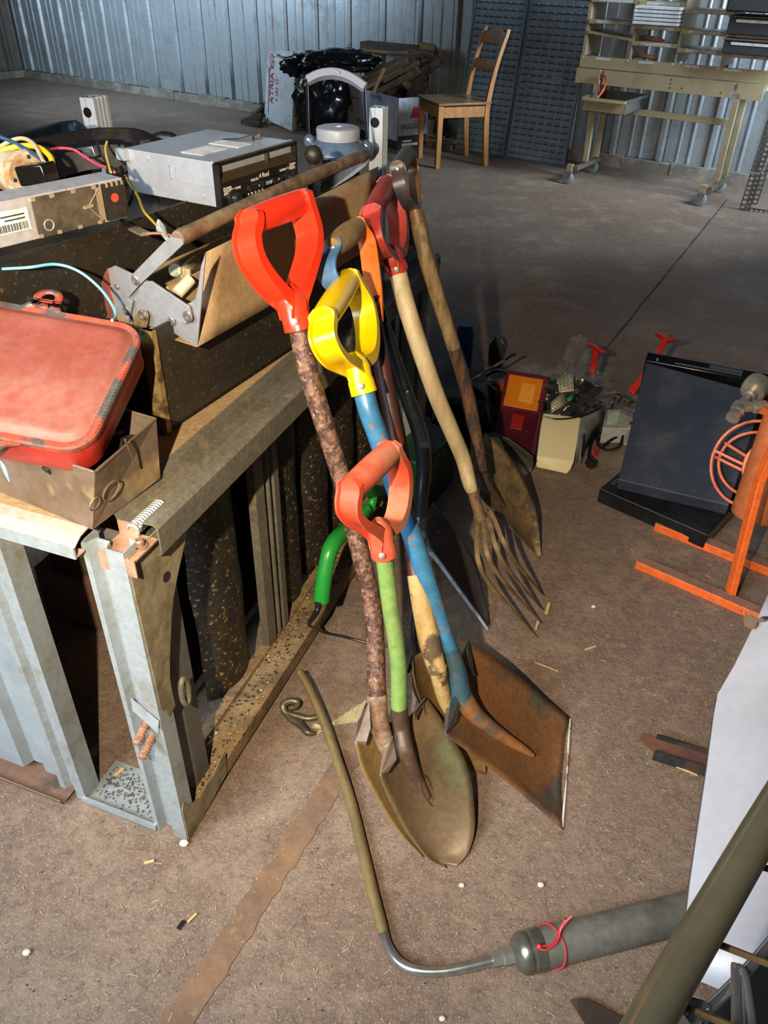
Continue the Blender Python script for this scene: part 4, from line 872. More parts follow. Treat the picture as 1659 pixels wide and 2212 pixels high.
b = MB(); c = T.px(970, 1400); d = (T.px(975, 1420)-c).normalized(); x = d.orthogonal().normalized(); y = d.cross(x); b.tube([c+x*.0205*math.cos(i*pi/12)+y*.0205*math.sin(i*pi/12) for i in range(25)], .0012, 6, False); b.build('wire_band', M('brass_wire', '#8c7a50', rough=.4, metal=.7), t)
b = MB(); b.quad(F(962, 1586, .215), F(973, 1512, .235), F(1000, 1490, .225), F(985, 1560, .20)); b.quad(F(1013, 1383, .215), F(1008, 1395, .25), F(1012, 1440, .24), F(1025, 1460, .20)); b.build('shoulder', teal, t, solid=.002, smooth=False)
wht = M('white_chips', '#c8c2b6', '#6a5a4c', 30, (.5, .56), .7, bump=.3)
b = MB(); pth = [F(1231, 1552, .004), F(1228, 1610, .004), F(1224, 1680, .004), F(1219, 1740, .004), F(1216, 1788, .004)]; b.tube(catmull(pth), [.0015, .0028, .001, .0026, .002], 6); b.build('worn_edge', wht, t, jit=.002)
# --- small green shafted shovel with dirty orange grip
dred = M('dusty_orange_plastic', '#bc442b', '#a0664a', 7, (.47, .60), .55, .75, bump=.08, bs=80, grain=.06)
T = Tool((757, 1058), (843, 975), .735, (862, 1530), .25)
t = thing('shovel', F(985, 1868), 'short round point shovel with dusty orange-red D grip and lime green shaft, nearest the camera', 'shovel', 'shovels and forks leaning on the bench')
dhandle(T, t, [(752, 1085), (755, 1110), (772, 1130), (796, 1143)], [(862, 1010), (866, 1050), (862, 1095), (850, 1130)], (821, 1150), (829, 1198), dred, w=.036, gr=.0165, rs=.0195, th=.010)
lime = M('lime_paint', '#6c8c4a', '#7f8c56', 5, (.5, .7), .5, bump=.08, c3='#7a6a48', sc3=30, th3=(.66, .69))
shaft(T, t, [(828, 1192), (836, 1250), (843, 1310), (853, 1370), (861, 1440), (862, 1500), (862, 1528)], [.0145, .0147, .015, .0152, .0155], lime)
brn = M('brown_socket', '#4d3d34', '#65503f', 16, (.42, .62), .5, bump=.3, metal=.2)
dg = M('digging_blade', '#77634a', '#5e4f3a', 5, (.42, .6), .45, .55, .2, .15, .08, 90, .1, c3='#6a6d4a', sc3=5, th3=(.58, .70))
rows, nr_ = blade(t, [(821, 1673, .20), (832, 1705, .17), (850, 1745, .13), (880, 1800, .07), (925, 1852, .022), (966, 1873, .004)], [(922, 1508, .20), (960, 1565, .155), (1010, 1655, .085), (1026, 1765, .035), (1015, 1835, .012), (988, 1871, .004)], .024, dg)
b = MB(); b.tube(catmull([T.px(862, 1524), T.px(866, 1570), F(877, 1625, .175), F(900, 1680, .115), F(925, 1722, .082)]), [.0158, .0168, .0165, .013, .006], 16); b.build('socket', brn, t)
b = MB(); ct = F(918, 1700, .098)+nr_*.002; u_ = (F(935, 1745, .055)-F(905, 1680, .115)).normalized(); v_ = nr_.cross(u_)
b.tube([ct+u_*(.035*math.cos(a)+.01)+v_*.013*math.sin(a)*(1.1-.3*math.cos(a)) for a in [i*pi/14 for i in range(29)]], .0014, 6, False)
for q in (.02, .032): b.lathe(ct+u_*q+v_*.006*(-1 if q < .03 else 1), nr_, [(-.002, .004), (.001, .004), (.002, .002)], 8)
b.build('strap_plate', brn, t)
b = MB(); b.quad(F(821, 1673, .20), F(826, 1640, .22), F(848, 1590, .245), F(852, 1612, .225)); b.quad(F(821, 1673, .20), F(852, 1612, .225), F(856, 1640, .205), F(838, 1668, .19)); b.build('foot_rest', M('grey_rust', ''), t, solid=.002, smooth=False); b = MB(); b.quad(F(922, 1508, .20), F(918, 1508, .225), F(893, 1538, .23), F(897, 1556, .205)); b.build('foot_rest', M('grey_rust', ''), t, solid=.002, smooth=False)
redst = M('red_smear', '#7a3a28', rough=.6, metal=.3)
# --- wooden grip shovel with orange and blue straps, behind
T = Tool((719, 536), (772, 490), .965, (935, 1400), .33)
t = thing('shovel', F(1040, 1675), 'old shovel with fat worn wooden grip between orange and blue straps, behind the yellow grip', 'shovel', 'shovels and forks leaning on the bench')
woodg = M('worn_wood', '#8f7850', '#6d5838', 7, (.42, .64), .75, bump=.3, bs=80, grain=.12)
orm = M('orange_strap', '#d0661c', '#6a4430', 9, (.56, .64), .5, .8, bump=.2); bls = M('blue_strap', '#4f7cab', '#5a4a44', 9, (.58, .66), .5, bump=.2)
yhandle(T, t, [(706, 565), (710, 600), (740, 630), (775, 645)], [(792, 520), (800, 570), (806, 620), (808, 660)], (806, 700), woodg, bls, .0215, .036, orm, fat=.9)
dkr = M('dark_red_shaft', '#4f2018', '#33201a', 12, (.45, .6), .5, bump=.2, c3='#1f2a50', sc3=14, th3=(.68, .72))
shaft(T, t, [(804, 680), (815, 740), (830, 820), (845, 900), (860, 980), (875, 1070), (888, 1160), (900, 1250)], [.016]*4, dkr)
pay = M('peeling_yellow', '#a88d5a', '#4f3c26', 12, (.5, .57), .7, bump=.5, bs=60)
shaft(T, t, [(898, 1240), (912, 1310), (928, 1385), (945, 1450)], [.0165, .019, .021, .018], pay, 'socket')
blade(t, [(890, 1430, .30), (903, 1500, .235), (935, 1575, .14), (985, 1640, .05), (1030, 1672, .005)], [(960, 1400, .28), (975, 1460, .21), (1010, 1550, .12), (1045, 1620, .045), (1050, 1674, .005)], .022, M('golden_blade', '#7a5f34', '#54422a', 7, (.42, .6), .5, .7, .3, .1, .25, 80, .15, c3='#a58a52', sc3=16, th3=(.62, .72)))
b = MB(); b.tube(catmull([T.px(945, 1440), F(960, 1510, .21), F(985, 1570, .13)]), [.018, .014, .006], 12); b.build('ridge', pay, t)
# --- black bent shaft shovel with white edged blade
T = Tool((790, 590), (815, 580), .90, (905, 1200), .30)
t = thing('shovel', F(1054, 1357), 'black shovel with bent tubular shaft and dark blade edged in chipped pale blue', 'shovel', 'shovels and forks leaning on the bench')
blk = M('black_enamel', '#15181c', '#23272c', 8, rough=.3, bump=.05, c3='#8c98a4', sc3=22, th3=(.72, .75))
shaft(T, t, [(806, 640), (828, 705), (852, 780), (876, 850), (900, 915), (913, 965), (915, 1020), (911, 1070), (909, 1115)], [.014, .015, .0155, .0165, .0165, .0155, .013], blk)
b = MB(); b.tube(catmull([T.px(909, 1100), F(912, 1150, .33), F(930, 1190, .28)]), [.012, .011, .006], 10); b.build('socket', M('chipped_socket', '#6f7780', '#2a2a2c', 30, (.46, .54), .6), t)
blade(t, [(914, 1172, .27), (950, 1215, .21), (990, 1270, .13), (1054, 1357, .004)], [(935, 1085, .27), (985, 1150, .21), (1030, 1225, .12), (1058, 1350, .006)], .012, M('dark_blade', '#2d2b29', '#1d1b1a', 6, (.4, .6), .6, bump=.15, c3='#7c6a48', sc3=16, th3=(.68, .74)))
b = MB(); pth = catmull([F(914, 1172, .272), F(950, 1217, .211), F(990, 1272, .131), F(1054, 1359, .006)], 6); b.sweep(pth, [(-.005, -.0022), (.005, -.0022), (.005, .0022), (-.005, .0022)], nr_, [1.3, 1.1, 1, .9, .5]); b.build('painted_edge', M('pale_blue_chip', '#9aa9bf', '#8d8778', 24, (.52, .6), .6, bump=.4), t)
b = MB(); b.tube([T.px(812, 700, -.05), T.px(850, 850, -.05), T.px(880, 1000, -.05), T.px(890, 1150, -.05)], .009, 8)
tag(b.build('steel_bar', M('thin_black', '#1b1d1f', rough=.25, metal=.4)), 'thin dark steel bar standing between the black shovel shaft and the blue one', 'bar')
b = MB(); b.tube(catmull([F(893, 1225, .42), F(900, 1300, .34), F(895, 1370, .29), F(903, 1430, .22), F(898, 1480, .15), F(910, 1520, .08)]), [.006, .010, .008, .012, .009, .005], 8)
tag(b.build('torn_rubber_strip', M('torn_rubber', '#1c1d20', '#55585c', 20, (.6, .66), .6, bump=.4), jit=.006), 'torn black rubber strip hanging behind the lime green shaft', 'rubber strip')
# --- garden fork with faded red grip
T = Tool((803, 462), (836, 398), .965, (1037, 1119), .28)
t = thing('garden_fork', F(1165, 1340), 'four tined garden fork with faded red D grip and smooth pale wooden shaft', 'garden fork', 'shovels and forks leaning on the bench')
fad = M('faded_red_plastic', '#9c2c22', '#b0493a', 5, (.45, .65), .5, bump=.04)
dhandle(T, t, [(800, 490), (806, 520), (820, 545), (835, 557)], [(850, 435), (860, 480), (862, 520), (857, 550)], (846, 553), (859, 584), fad, w=.040, gr=.0165, rs=.021, th=.010)
palew = M('pale_wood', '#b3a27e', '#9a8560', 4, (.42, .66), .55, bump=.08, bs=60, grain=.06, stretch=(8, 8, 1.2))
shaft(T, t, [(857, 575), (872, 640), (893, 710), (918, 785), (945, 860), (975, 930), (1000, 990), (1013, 1040), (1019, 1058)], [.0185, .0195, .0195, .019, .019, .0185, .0175, .015], palew)
shaft(T, t, [(1000, 960), (1012, 1010), (1020, 1050), (1028, 1085), (1036, 1116)], [.006, .0135, .0155, .0135, .0115], M('rusted_socket', '#6d5034', '#4c3826', 50, (.45, .58), .8, bump=.5, bs=120), 'socket')
tine = M('tine_steel', '#75603f', '#584632', 20, (.42, .6), .5, .7, .2, .2, .2, 100, .15)
b = MB(); b.lathe(T.px(1037, 1116), T.ax, [(-.008, .013), (-.006, .016), (.006, .016), (.010, .011)], 16); b.build('ferrule', tine, t)
for pts in (((1035, 1120, .278), (1030, 1148, .27), (1033, 1212, .235), (1058, 1262, .17), (1100, 1310, .10), (1161, 1378, .004)),
            ((1040, 1118, .278), (1044, 1140, .272), (1052, 1197, .24), (1080, 1246, .18), (1120, 1292, .105), (1170, 1346, .004)),
            ((1044, 1112, .28), (1056, 1130, .275), (1074, 1190, .235), (1098, 1230, .18), (1130, 1270, .11), (1173, 1317, .004)),
            ((1046, 1106, .283), (1062, 1112, .28), (1088, 1172, .235), (1112, 1212, .18), (1140, 1246, .115), (1175, 1286, .004))):
    b = MB(); path = catmull([F(*p) for p in pts], 5); m = len(path); b.sweep(path, [(-.006, -.0025), (0, -.0045), (.006, -.0025), (.005, .003), (-.005, .003)], XX, [1.05-.85*(i/m)**3 for i in range(m)], [1.1-.6*(i/m)**3 for i in range(m)]); b.build('tine', tine, t)
# --- dark wooden T-handled shovel
T = Tool((859, 366), (880, 333), 1.02, (1042, 1000), .32)
t = thing('shovel', F(1168, 1206), 'rounded shovel with black riveted wooden grip and long dark weathered wooden shaft, farthest back', 'shovel', 'shovels and forks leaning on the bench')
dkw = M('dark_wood_grip', '#4a4036', '#3a322a', 9, rough=.6, bump=.2); dks = M('dark_strap', '#3f3c42', '#51443c', 10, (.45, .6), .4, metal=.4); brs = M('brown_strap', '#6f5238', '#54402e', 9, rough=.5, metal=.2)
yhandle(T, t, [(862, 395), (872, 425), (885, 447)], [(893, 365), (896, 400), (897, 430)], (896, 448), dkw, dks, .018, .026, brs)
shaft(T, t, [(894, 440), (900, 462), (906, 490)], [.0115, .0165, .0175], brs, 'socket')
ww = M('weathered_wood', '#8a744e', '#55422c', 6, (.42, .62), .7, bump=.35, bs=70, grain=.15, stretch=(8, 8, 1.1))
shaft(T, t, [(905, 486), (914, 530), (927, 580), (945, 640), (963, 695), (980, 750)], [.0172, .0178, .0175, .017, .0168], ww)
shaft(T, t, [(980, 748), (996, 800), (1012, 860), (1024, 920), (1034, 975), (1040, 1020)], [.0168, .017, .0168, .016, .015], M('rotten_wood', '#5a3a24', '#2a211b', 9, (.45, .56), .8, bump=.5, bs=60, stretch=(6, 6, 1.5)), 'lower_shaft')
blade(t, [(1026, 1060, .26), (1060, 1098, .20), (1110, 1150, .11), (1150, 1190, .03), (1168, 1206, .004)], [(1048, 935, .30), (1090, 972, .25), (1128, 1030, .17), (1160, 1110, .08), (1170, 1202, .004)], .022, M('mottled_blade', '#7d6948', '#504432', 12, (.45, .58), .6, .8, .15, .1, .2, 90, .15, c3='#8c7850', sc3=20, th3=(.64, .72)))
b = MB(); b.tube(catmull([F(1042, 1010, .31), F(1050, 1040, .26), F(1075, 1075, .19), F(1090, 1095, .15)]), [.014, .012, .008, .004], 10); b.build('ridge', M('rotten_steel', '#4a3c2c', rough=.7, metal=.2), t)
# --- green electric tool with its cable
pg = B(0, -.045, 0); G = lambda x, y, o=0: PL(x, y, pg-E2*o, E2)
grn = M('green_plastic', '#1f8a32', rough=.35, bump=.02, grain=.02)
t = thing('power_tool', G(692, 1298), 'green plastic handled electric tool standing on the bottom rail behind the rusty shaft', 'power tool')
b = MB(); pth = catmull([G(694, 1298), G(698, 1262), G(704, 1225), G(712, 1190), G(728, 1163), G(760, 1135), G(790, 1100)], 6)
b.tube(pth, [.0185, .0185, .018, .0175, .019, .019, .018, .016], 14); b.build('handle', grn, t)
b = MB(); pth = catmull([G(768, 1130), G(795, 1108), G(806, 1075), G(800, 1060), G(775, 1062), G(765, 1085)], 6); b.tube(pth, [.010, .011, .012, .012, .010, .009], 10)
b.bar(G(770, 1062), G(822, 1058), .03, .022); b.build('guard', grn, t)
b = MB(); b.bar(G(722, 1195, .004), G(714, 1225, .006), .012, .008); b.build('trigger', blackp, t)
b = MB(); b.tube(catmull([G(689, 1300), G(684, 1322), G(668, 1345)]), [.008, .007, .005], 10)
b.tube(catmull([G(668, 1343), G(670, 1352), F(700, 1366, .05), F(745, 1376, .02), F(790, 1388, .008), F(850, 1400, .006), F(890, 1440, .006)]), .0036, 8); b.build('cable', blackp, t)
b = MB()
for k in range(6): b.bar(F(862, 1385+k*6, .03), F(880, 1380+k*6, .03), .002, .002)
b.bar(F(866, 1450, .008), F(886, 1380, .03), .03, .01); tag(b.build('metal_comb', steel), 'small comb-like steel piece between the green shaft and black rubber', 'metal part')
# ================================================================== LEFT: LOOSE PARTS AND WIRES ON THE BENCH
def wire(name, pts, r, mat, lab, cat='wire', k=6):
    b = MB(); b.tube(catmull([R(*p) for p in pts], k), r, 8); return tag(b.build(name, mat), lab, cat)
cy = M('cyan_wire', '#5f9bb0', rough=.4, bump=0, grain=0)
wire('blue_wire', [(-20, 582, 1.12), (60, 578, 1.12), (120, 571, 1.14), (170, 586, 1.15), (215, 622, 1.16), (243, 660, 1.16), (250, 683, 1.15), (242, 692, 1.12)], .0022, cy, 'light blue wire arching from the left edge to the red tin')
t = thing('pump_motor', R(40, 380, 1.33), 'corroded white round motor with a black connector, above the car stereo', 'motor')
mc = R(58, 378, 1.30); md_ = (R(20, 372, 1.34)-R(100, 390, 1.28)).normalized()
whc = M('corroded_white', '#b8ac94', '#94693a', 14, (.5, .6), .7, bump=.3)
b = MB(); b.lathe(mc, md_, [(-.012, .020), (-.012, .037), (-.002, .040), (.0, .035), (.05, .035), (.055, .03), (.09, .028), (.09, 0)], 28); b.build('body', whc, t)
b = MB()
for a in (.6, 2.4, 4.2, 5.4):
    x = md_.orthogonal().normalized(); y = md_.cross(x); b.lathe(mc-md_*.0125+(x*math.cos(a)+y*math.sin(a))*.029, -md_, [(0, .0035), (.0006, .0035)], 8)
b.build('screw_hole', ink, t)
b = MB(); b.bar(R(52, 378, 1.27), R(110, 372, 1.25), .034, .030); b.bar(R(46, 374, 1.268), R(56, 374, 1.268), .006, .006); b.build('connector', M('glossy_black', '#15130f', rough=.2, bump=0), t, bevel=.004)
for nm, pts, r, c, lab in (
    ('yellow_hose', [(-20, 334, 1.30), (30, 318, 1.30), (75, 316, 1.29), (103, 332, 1.27), (113, 352, 1.26), (104, 368, 1.25)], .0046, '#cfa81e', 'thick yellow sleeve curving over the black connector'),
    ('cream_wire', [(-20, 330, 1.31), (20, 306, 1.31), (50, 299, 1.30), (74, 312, 1.28), (88, 338, 1.26), (94, 350, 1.25)], .0034, '#b0a27e', 'cream wire looping above the yellow sleeve'),
    ('navy_wire', [(-20, 288, 1.31), (30, 308, 1.30), (65, 328, 1.28), (86, 342, 1.26), (94, 354, 1.25)], .0034, '#2a4a68', 'dark blue wire entering the black connector'),
    ('pink_wire', [(98, 326, 1.3), (125, 320, 1.34), (158, 323, 1.34), (182, 338, 1.34), (212, 356, 1.33), (232, 362, 1.3), (247, 372, 1.24)], .0022, '#c8405c', 'thin pink wire running to the end of the car stereo'),
    ('black_wire', [(208, 302, 1.34), (214, 325, 1.32), (226, 345, 1.28), (237, 374, 1.23)], .0016, '#1a1a1a', 'thin black wire with bare copper tip standing above the stereo'),
    ('yellow_wire', [(231, 306, 1.34), (228, 322, 1.32), (232, 345, 1.28), (239, 372, 1.23)], .0020, '#c9b23a', 'thin yellow wire with frayed copper tip standing above the stereo'),
    ('olive_wire', [(270, 380, 1.3), (283, 400, 1.29), (298, 425, 1.27), (310, 455, 1.25), (330, 478, 1.24), (342, 490, 1.23)], .0022, '#8a7a2c', 'olive yellow wire hanging down beside the silver radio case'),
    ('brown_wire', [(316, 505, 1.2), (335, 504, 1.2), (355, 505, 1.2), (372, 510, 1.2)], .0024, '#6b4034', 'short brown wire with a crimped metal lug'),
    ('black_cable', [(262, 362, 1.32), (272, 385, 1.30), (282, 405, 1.30), (283, 430, 1.30), (262, 470, 1.28), (285, 490, 1.26), (300, 493, 1.24)], .004, '#121212', 'black cable hanging between the stereo and the radio')):
    wire(nm, pts, r, M('w_'+nm, c, rough=.4, bump=0, grain=0), lab, 'hose' if 'hose' in nm else ('cable' if 'cable' in nm else 'wire'))
b = MB(); b.bar(R(287, 492, 1.24), R(314, 506, 1.21), .016, .004); b.bar(R(312, 504, 1.21), R(320, 505, 1.2), .006, .006); tag(b.build('crimp_lug', M('lug', '#8a8068', rough=.4, metal=.6), jit=.002), 'flat crimped metal lug on the end of the brown wire', 'metal lug')
b = MB(); b.tube(catmull([R(340, 472, 1.22), R(346, 490, 1.22), R(354, 505, 1.2), R(364, 520, 1.19)]), [.002, .0085, .005, .004], 7); tag(b.build('taped_wire_end', M('foil', '#b4b4b0', '#8a8578', 30, rough=.4, metal=.3), jit=.004), 'crumpled silvery taped wire end by the toolbox handle arm', 'wire end')
# black curved plastic trim and bin behind
t = thing('plastic_bin', R(90, 300, 1.75)-ZZ*.08, 'dark blue-black plastic tub with a raised rim, behind the wires at the left edge', 'tub')
binm = M('blueblack_plastic', '#16202c', '#0e141b', 5, rough=.3, bump=.05)
rim = [(-60, 316), (40, 287), (130, 262), (165, 258), (182, 268), (208, 300), (190, 312), (60, 345), (-60, 372)]
zc = R(165, 258, 1.75).z; rim3 = [F(x, y, zc-.0) for x, y in rim]
ce = sum(rim3, V())/len(rim3); inn = [ce+(p-ce)*.93 for p in rim3]; low = [ce+(p-ce)*.78-ZZ*(zc-.735) for p in rim3]; outl = [ce+(p-ce)*.82-ZZ*(zc-.721) for p in rim3]
b = MB(); n = len(rim3); b.v = outl+rim3+inn+low
for k in range(3):
    for j in range(n): b.f.append((k*n+j, k*n+(j+1) % n, (k+1)*n+(j+1) % n, (k+1)*n+j)); b.mi.append(0)
b.f.append(tuple(range(3*n, 4*n))); b.f.append(tuple(range(n))[::-1]); b.mi += [0, 0]; b.build('tub_body', binm, t, smooth=False, bevel=.002)
b = MB(); q = F(150, 275, zc-.01); b.prism([F(148, 272, zc-.005), F(155, 268, zc-.005), F(182, 305, zc-.03), F(168, 312, zc-.03)], ZZ*.002); b.build('blue_inlay', M('blue_inlay', '#3a6a94', rough=.4), t)
b = MB(); pth = catmull([R(-20, 352, 1.5), R(60, 328, 1.52), R(140, 312, 1.54), R(220, 299, 1.56), R(300, 297, 1.57), R(345, 312, 1.55)], 6)
b.sweep(pth, [(-.02, -.003), (.02, -.003), (.02, .003), (-.02, .003)], ZZ+fwd*-.4, [1, 1, 1.1, 1, .8, .5]); b.sweep(catmull([R(-20, 405, 1.42), R(80, 372, 1.44), R(160, 345, 1.46), R(225, 335, 1.47), R(270, 335, 1.48)], 5), [(-.025, -.012), (.025, -.012), (.02, .012), (-.02, .012)], ZZ)
tag(b.build('plastic_trim', M('trim_black', '#17171a', '#2e2a26', 7, rough=.35, bump=.05)), 'long curved black car trim lying behind the stereo and wires', 'car trim')
b = MB(); b.bar(R(183, 330, 1.43), R(208, 326, 1.42), .014, .018); b.bar(R(312, 308, 1.53), R(345, 330, 1.5), .02, .012); tag(b.build('metal_bracket', steel, bevel=.002), 'small steel bracket on the black car trim', 'bracket')
b = MB(); b.tube(catmull([R(330, 300, 1.6), R(350, 298, 1.6), R(372, 300, 1.6), R(384, 305, 1.6)]), [.008, .013, .012, .006], 10); tag(b.build('socket_tool', blackd), 'stubby black socket piece left of the radio', 'tool')
for (x, y, w, lab) in ((512, 303, .030, 'small black plastic wedge lying on the back of the radio case'), (545, 299, .016, 'tiny black clip on the radio case beside a black wedge')):
    p = F(x, y, zr+.001); b = MB(); b.hexa([p-XX*w, p+XX*w, p+XX*w+V((0, .012, 0)), p-XX*w+V((0, .012, 0))], [p+XX*w*.1+ZZ*.002, p+XX*w+ZZ*.010, p+XX*w+V((0, .010, .010)), p+XX*w*.1+V((0, .012, .002))]); tag(b.build('black_clip', blackd), lab, 'clip')
b = MB()
for k in range(30):
    p = R(random.uniform(560, 700), random.uniform(398, 440), random.uniform(1.5, 1.62))-ZZ*.01; d = V((random.uniform(-1, 1), random.uniform(-1, 1), .2))*.035; b.tube(catmull([p-d, p+V((0, 0, .01)), p+d]), .003, 6)
tag(b.build('wire_clutter', blackd), 'tangle of thin black wires behind the pipe handle', 'clutter', kind='stuff')
# ------------------------------------------------------------------ camping lantern
lt = 1.95; lc = R(731, 330, lt)
t = thing('camping_lantern', lc-ZZ*.26, 'grey camping lantern with domed shade and folding chrome and plastic bail handle', 'lantern')
lg = M('lantern_grey', '#9a9fa8', rough=.4, bump=.02, grain=.02); lg2 = M('lantern_shade', '#56687c', '#6d7884', 5, rough=.3, bump=.02)
z1 = R(731, 300, lt).z; sc_ = lt/FPX
def zl(py): return HZ(V((lc.x, lc.y, 0)), py)
b = MB(); b.lathe((lc.x, lc.y, 0), ZZ, [(zl(300), .030), (zl(300), 46*sc_), (zl(280), 47*sc_), (zl(275), 45*sc_), (zl(273), 40*sc_), (zl(273), .012), (zl(279), .011), (zl(279), 0)], 40); b.build('cap', lg, t)
b = MB(); b.lathe((lc.x, lc.y, 0), ZZ, [(zl(340), .02), (zl(334), 62*sc_), (zl(328), 66*sc_), (zl(318), 63*sc_), (zl(304), 48*sc_), (zl(296), 40*sc_)], 48); b.build('shade', lg2, t)
b = MB(); b.lathe((lc.x, lc.y, 0), ZZ, [(zl(420), 46*sc_), (zl(336), 50*sc_)], 40); b.build('globe', M('smoked_globe', '#20242a', rough=.1, bump=0, grain=0, trans=.7), t)
b = MB(); b.lathe((lc.x, lc.y, 0), ZZ, [(zl(410), .006), (zl(338), .006), (zl(338), .012), (zl(330), .012)], 12); b.build('lamp_stem', white, t)
b = MB(); zz_ = zl(410); b.lathe((lc.x, lc.y, 0), ZZ, [(.722, 50*sc_), (.74, 60*sc_), (zz_-.02, 56*sc_), (zz_, 48*sc_)], 32); b.build('base', lg, t)
LR = lambda x, y, o=0: R(x, y, lt+o)
for s_, pts in ((-1, [(667, 302), (665, 260), (664, 215), (663, 178)]), (1, [(794, 312), (791, 270), (788, 225), (787, 190)])):
    b = MB(); b.tube([LR(*p) for p in pts], .0034, 10); b.build('bail_wire', chrome, t)
    b = MB(); b.ball(LR(668 if s_ < 0 else 792, 305 if s_ < 0 else 318), .014, 12, (1, .8, 1.2)); b.build('pivot', M('pivot_chrome', '#8fa3b8', rough=.15, metal=.7), t)
b = MB(); pth = catmull([LR(663, 172), LR(690, 160), LR(725, 157), LR(760, 168), LR(790, 188)], 6); b.sweep(pth, [(-.010, -.012), (.010, -.012), (.012, .004), (.005, .010), (-.005, .010), (-.012, .004)], fwd, [.9, 1.1, 1.1, .9]); b.build('bail_grip', M('bail_grey', '#98a0b0', rough=.35, grain=0), t, bevel=.001)
b = MB(); b.bar(LR(722, 153, -.01), LR(736, 157, -.01), .014, .008); b.build('bail_button', lg, t, bevel=.002)
b = MB(); b.tube(catmull([LR(664, 168), LR(650, 172), LR(644, 186), LR(650, 196), LR(656, 198)]), [.003, .005, .006, .006, .004], 8); b.build('hook', chrome, t)
# ------------------------------------------------------------------ aluminium extrusion posts standing behind the bench
alu = M('aluminium', '#dde5ee', '#b8bcc2', 7, (.45, .7), .25, metal=.3, bump=.02, grain=.02)
def extr(x0, x1, x2, ytop, tt, lab):
    a = R(x0, ytop+6, tt); bb = R(x1, ytop+4, tt-.0); w = (bb-a).length; x = (bb-a); x.z = 0; x.normalize(); y = V((-x.y, x.x, 0)); zt_ = a.z
    t = thing('aluminium_profile', V((a.x, a.y, 0)), lab, 'aluminium profile', 'T-slot posts behind the bench')
    dpt = (x2-x1)*tt/FPX*1.9
    x_ = (x*.93-y*.36).normalized(); y_ = V((-x_.y, x_.x, 0))
    sec = [(0, 0), (w*.38, 0), (w*.38, .006), (w*.46, .006), (w*.46, 0), (w, 0), (w, dpt*.18), (w-.007, dpt*.18), (w-.007, dpt*.30), (w, dpt*.30), (w, dpt*.42), (w-.007, dpt*.42), (w-.007, dpt*.56), (w, dpt*.56), (w, dpt*.68), (w-.007, dpt*.68), (w-.007, dpt*.82), (w, dpt*.82), (w, dpt), (0, dpt)]
    b = MB(); b.prism([V((a.x, a.y, 0))+x_*u+y_*v for u, v in sec], ZZ*zt_); b.build('profile', alu, t, smooth=False)
    b = MB(); 
    for i in (3, 5, 9, 13): 
        u, v = sec[i]; b.lathe(V((a.x, a.y, zt_))+x_*(w*.5+(i-8)*.003)+y_*(dpt*.1*i/2), ZZ, [(0, .004), (.0015, .003)], 8)
    b.build('end_burr', chrome, t)
    for z in (zt_-.035, zt_-.175):
        b = MB(); c = V((a.x, a.y, z))+x_*w*.42; b.lathe(c, -y_, [(-.002, .006), (.001, .0125), (.0012, .0125)], 20); b.lathe(c, -y_, [(.0014, .008), (.0016, .008)], 16); b.build('bore', M('bore', '#3a3c40', rough=.3, metal=.8), t)
extr(798, 829, 848, 226, 2.05, 'upright bright aluminium T-slot profile right of the lantern, topped with small burrs')
extr(171, 206, 233, 204, 2.05, 'upright bright aluminium T-slot profile at the back left, behind the dark tub')
b = MB(); c = R(886, 438, 2.15); b.box(c-XX*.02, XX*.05, V((0, .05, 0)), ZZ*.012); b.box(V((c.x-.018, c.y, 0)), XX*.004, V((0, .05, 0)), ZZ*c.z); b.box(V((c.x-.018, c.y+.0, 0)), XX*.045, V((0, .004, 0)), ZZ*c.z)
o = b.build('slotted_post', M('dark_post', '#3a3e3c', '#2c2f2e', 6, rough=.5, metal=.3), smooth=False); tag(o, 'dark slotted steel post with a white top plate behind the fork grip', 'post')
b = MB(); b.box(c-XX*.022-ZZ*.0+ZZ*.012, XX*.054, V((0, .052, 0)), ZZ*.003); b.build('top_plate', M('top_white', '#b9c6d4', rough=.4), o, smooth=False)
b = MB()
for k in range(12):
    for dx in (.0, .018): b.lathe((c.x-.006+dx, c.y-.0005, c.z-.06-k*.045-dx), V((0, -1, 0)), [(0, .004), (.0005, .004)], 8)
b.build('slot', ink, o)
# ================================================================== HEAP OF PARTS ON THE FLOOR (right of the tools)
G2 = 'parts heaped on the floor beyond the fork'
t = thing('tail_lamp', F(1120, 985, .03), 'rectangular car tail lamp with amber upper and dark red lower lens', 'tail lamp')
la = [F(1097, 803, .215), F(1184, 817, .215), F(1151, 990, .018), F(1062, 972, .018)]
nl = (la[1]-la[0]).cross(la[3]-la[0]).normalized()
if nl.dot(CP-la[0]) < 0: nl = -nl
def LQ(u, v, o=0): return la[0].lerp(la[1], u).lerp(la[3].lerp(la[2], u), v)+nl*o
amb = M('amber_lens', '#b8690f', rough=.15, bump=.1, bs=140, grain=.1, coat=.5); rdl = M('red_lens', '#360c14', '#4c121c', 5, rough=.15, bump=.03, coat=.5); rfl = M('red_reflector', '#7c1410', rough=.2, bump=.3, bs=200); mag = M('magenta_rim', '#561828', rough=.2, coat=.4)
def lq(u0, u1, v0, v1, o0, o1, name, mat): 
    b = MB(); b.hexa([LQ(u0, v0, o0), LQ(u1, v0, o0), LQ(u1, v1, o0), LQ(u0, v1, o0)], [LQ(u0, v0, o1), LQ(u1, v0, o1), LQ(u1, v1, o1), LQ(u0, v1, o1)]); return b.build(name, mat, t, bevel=.0015, smooth=False)
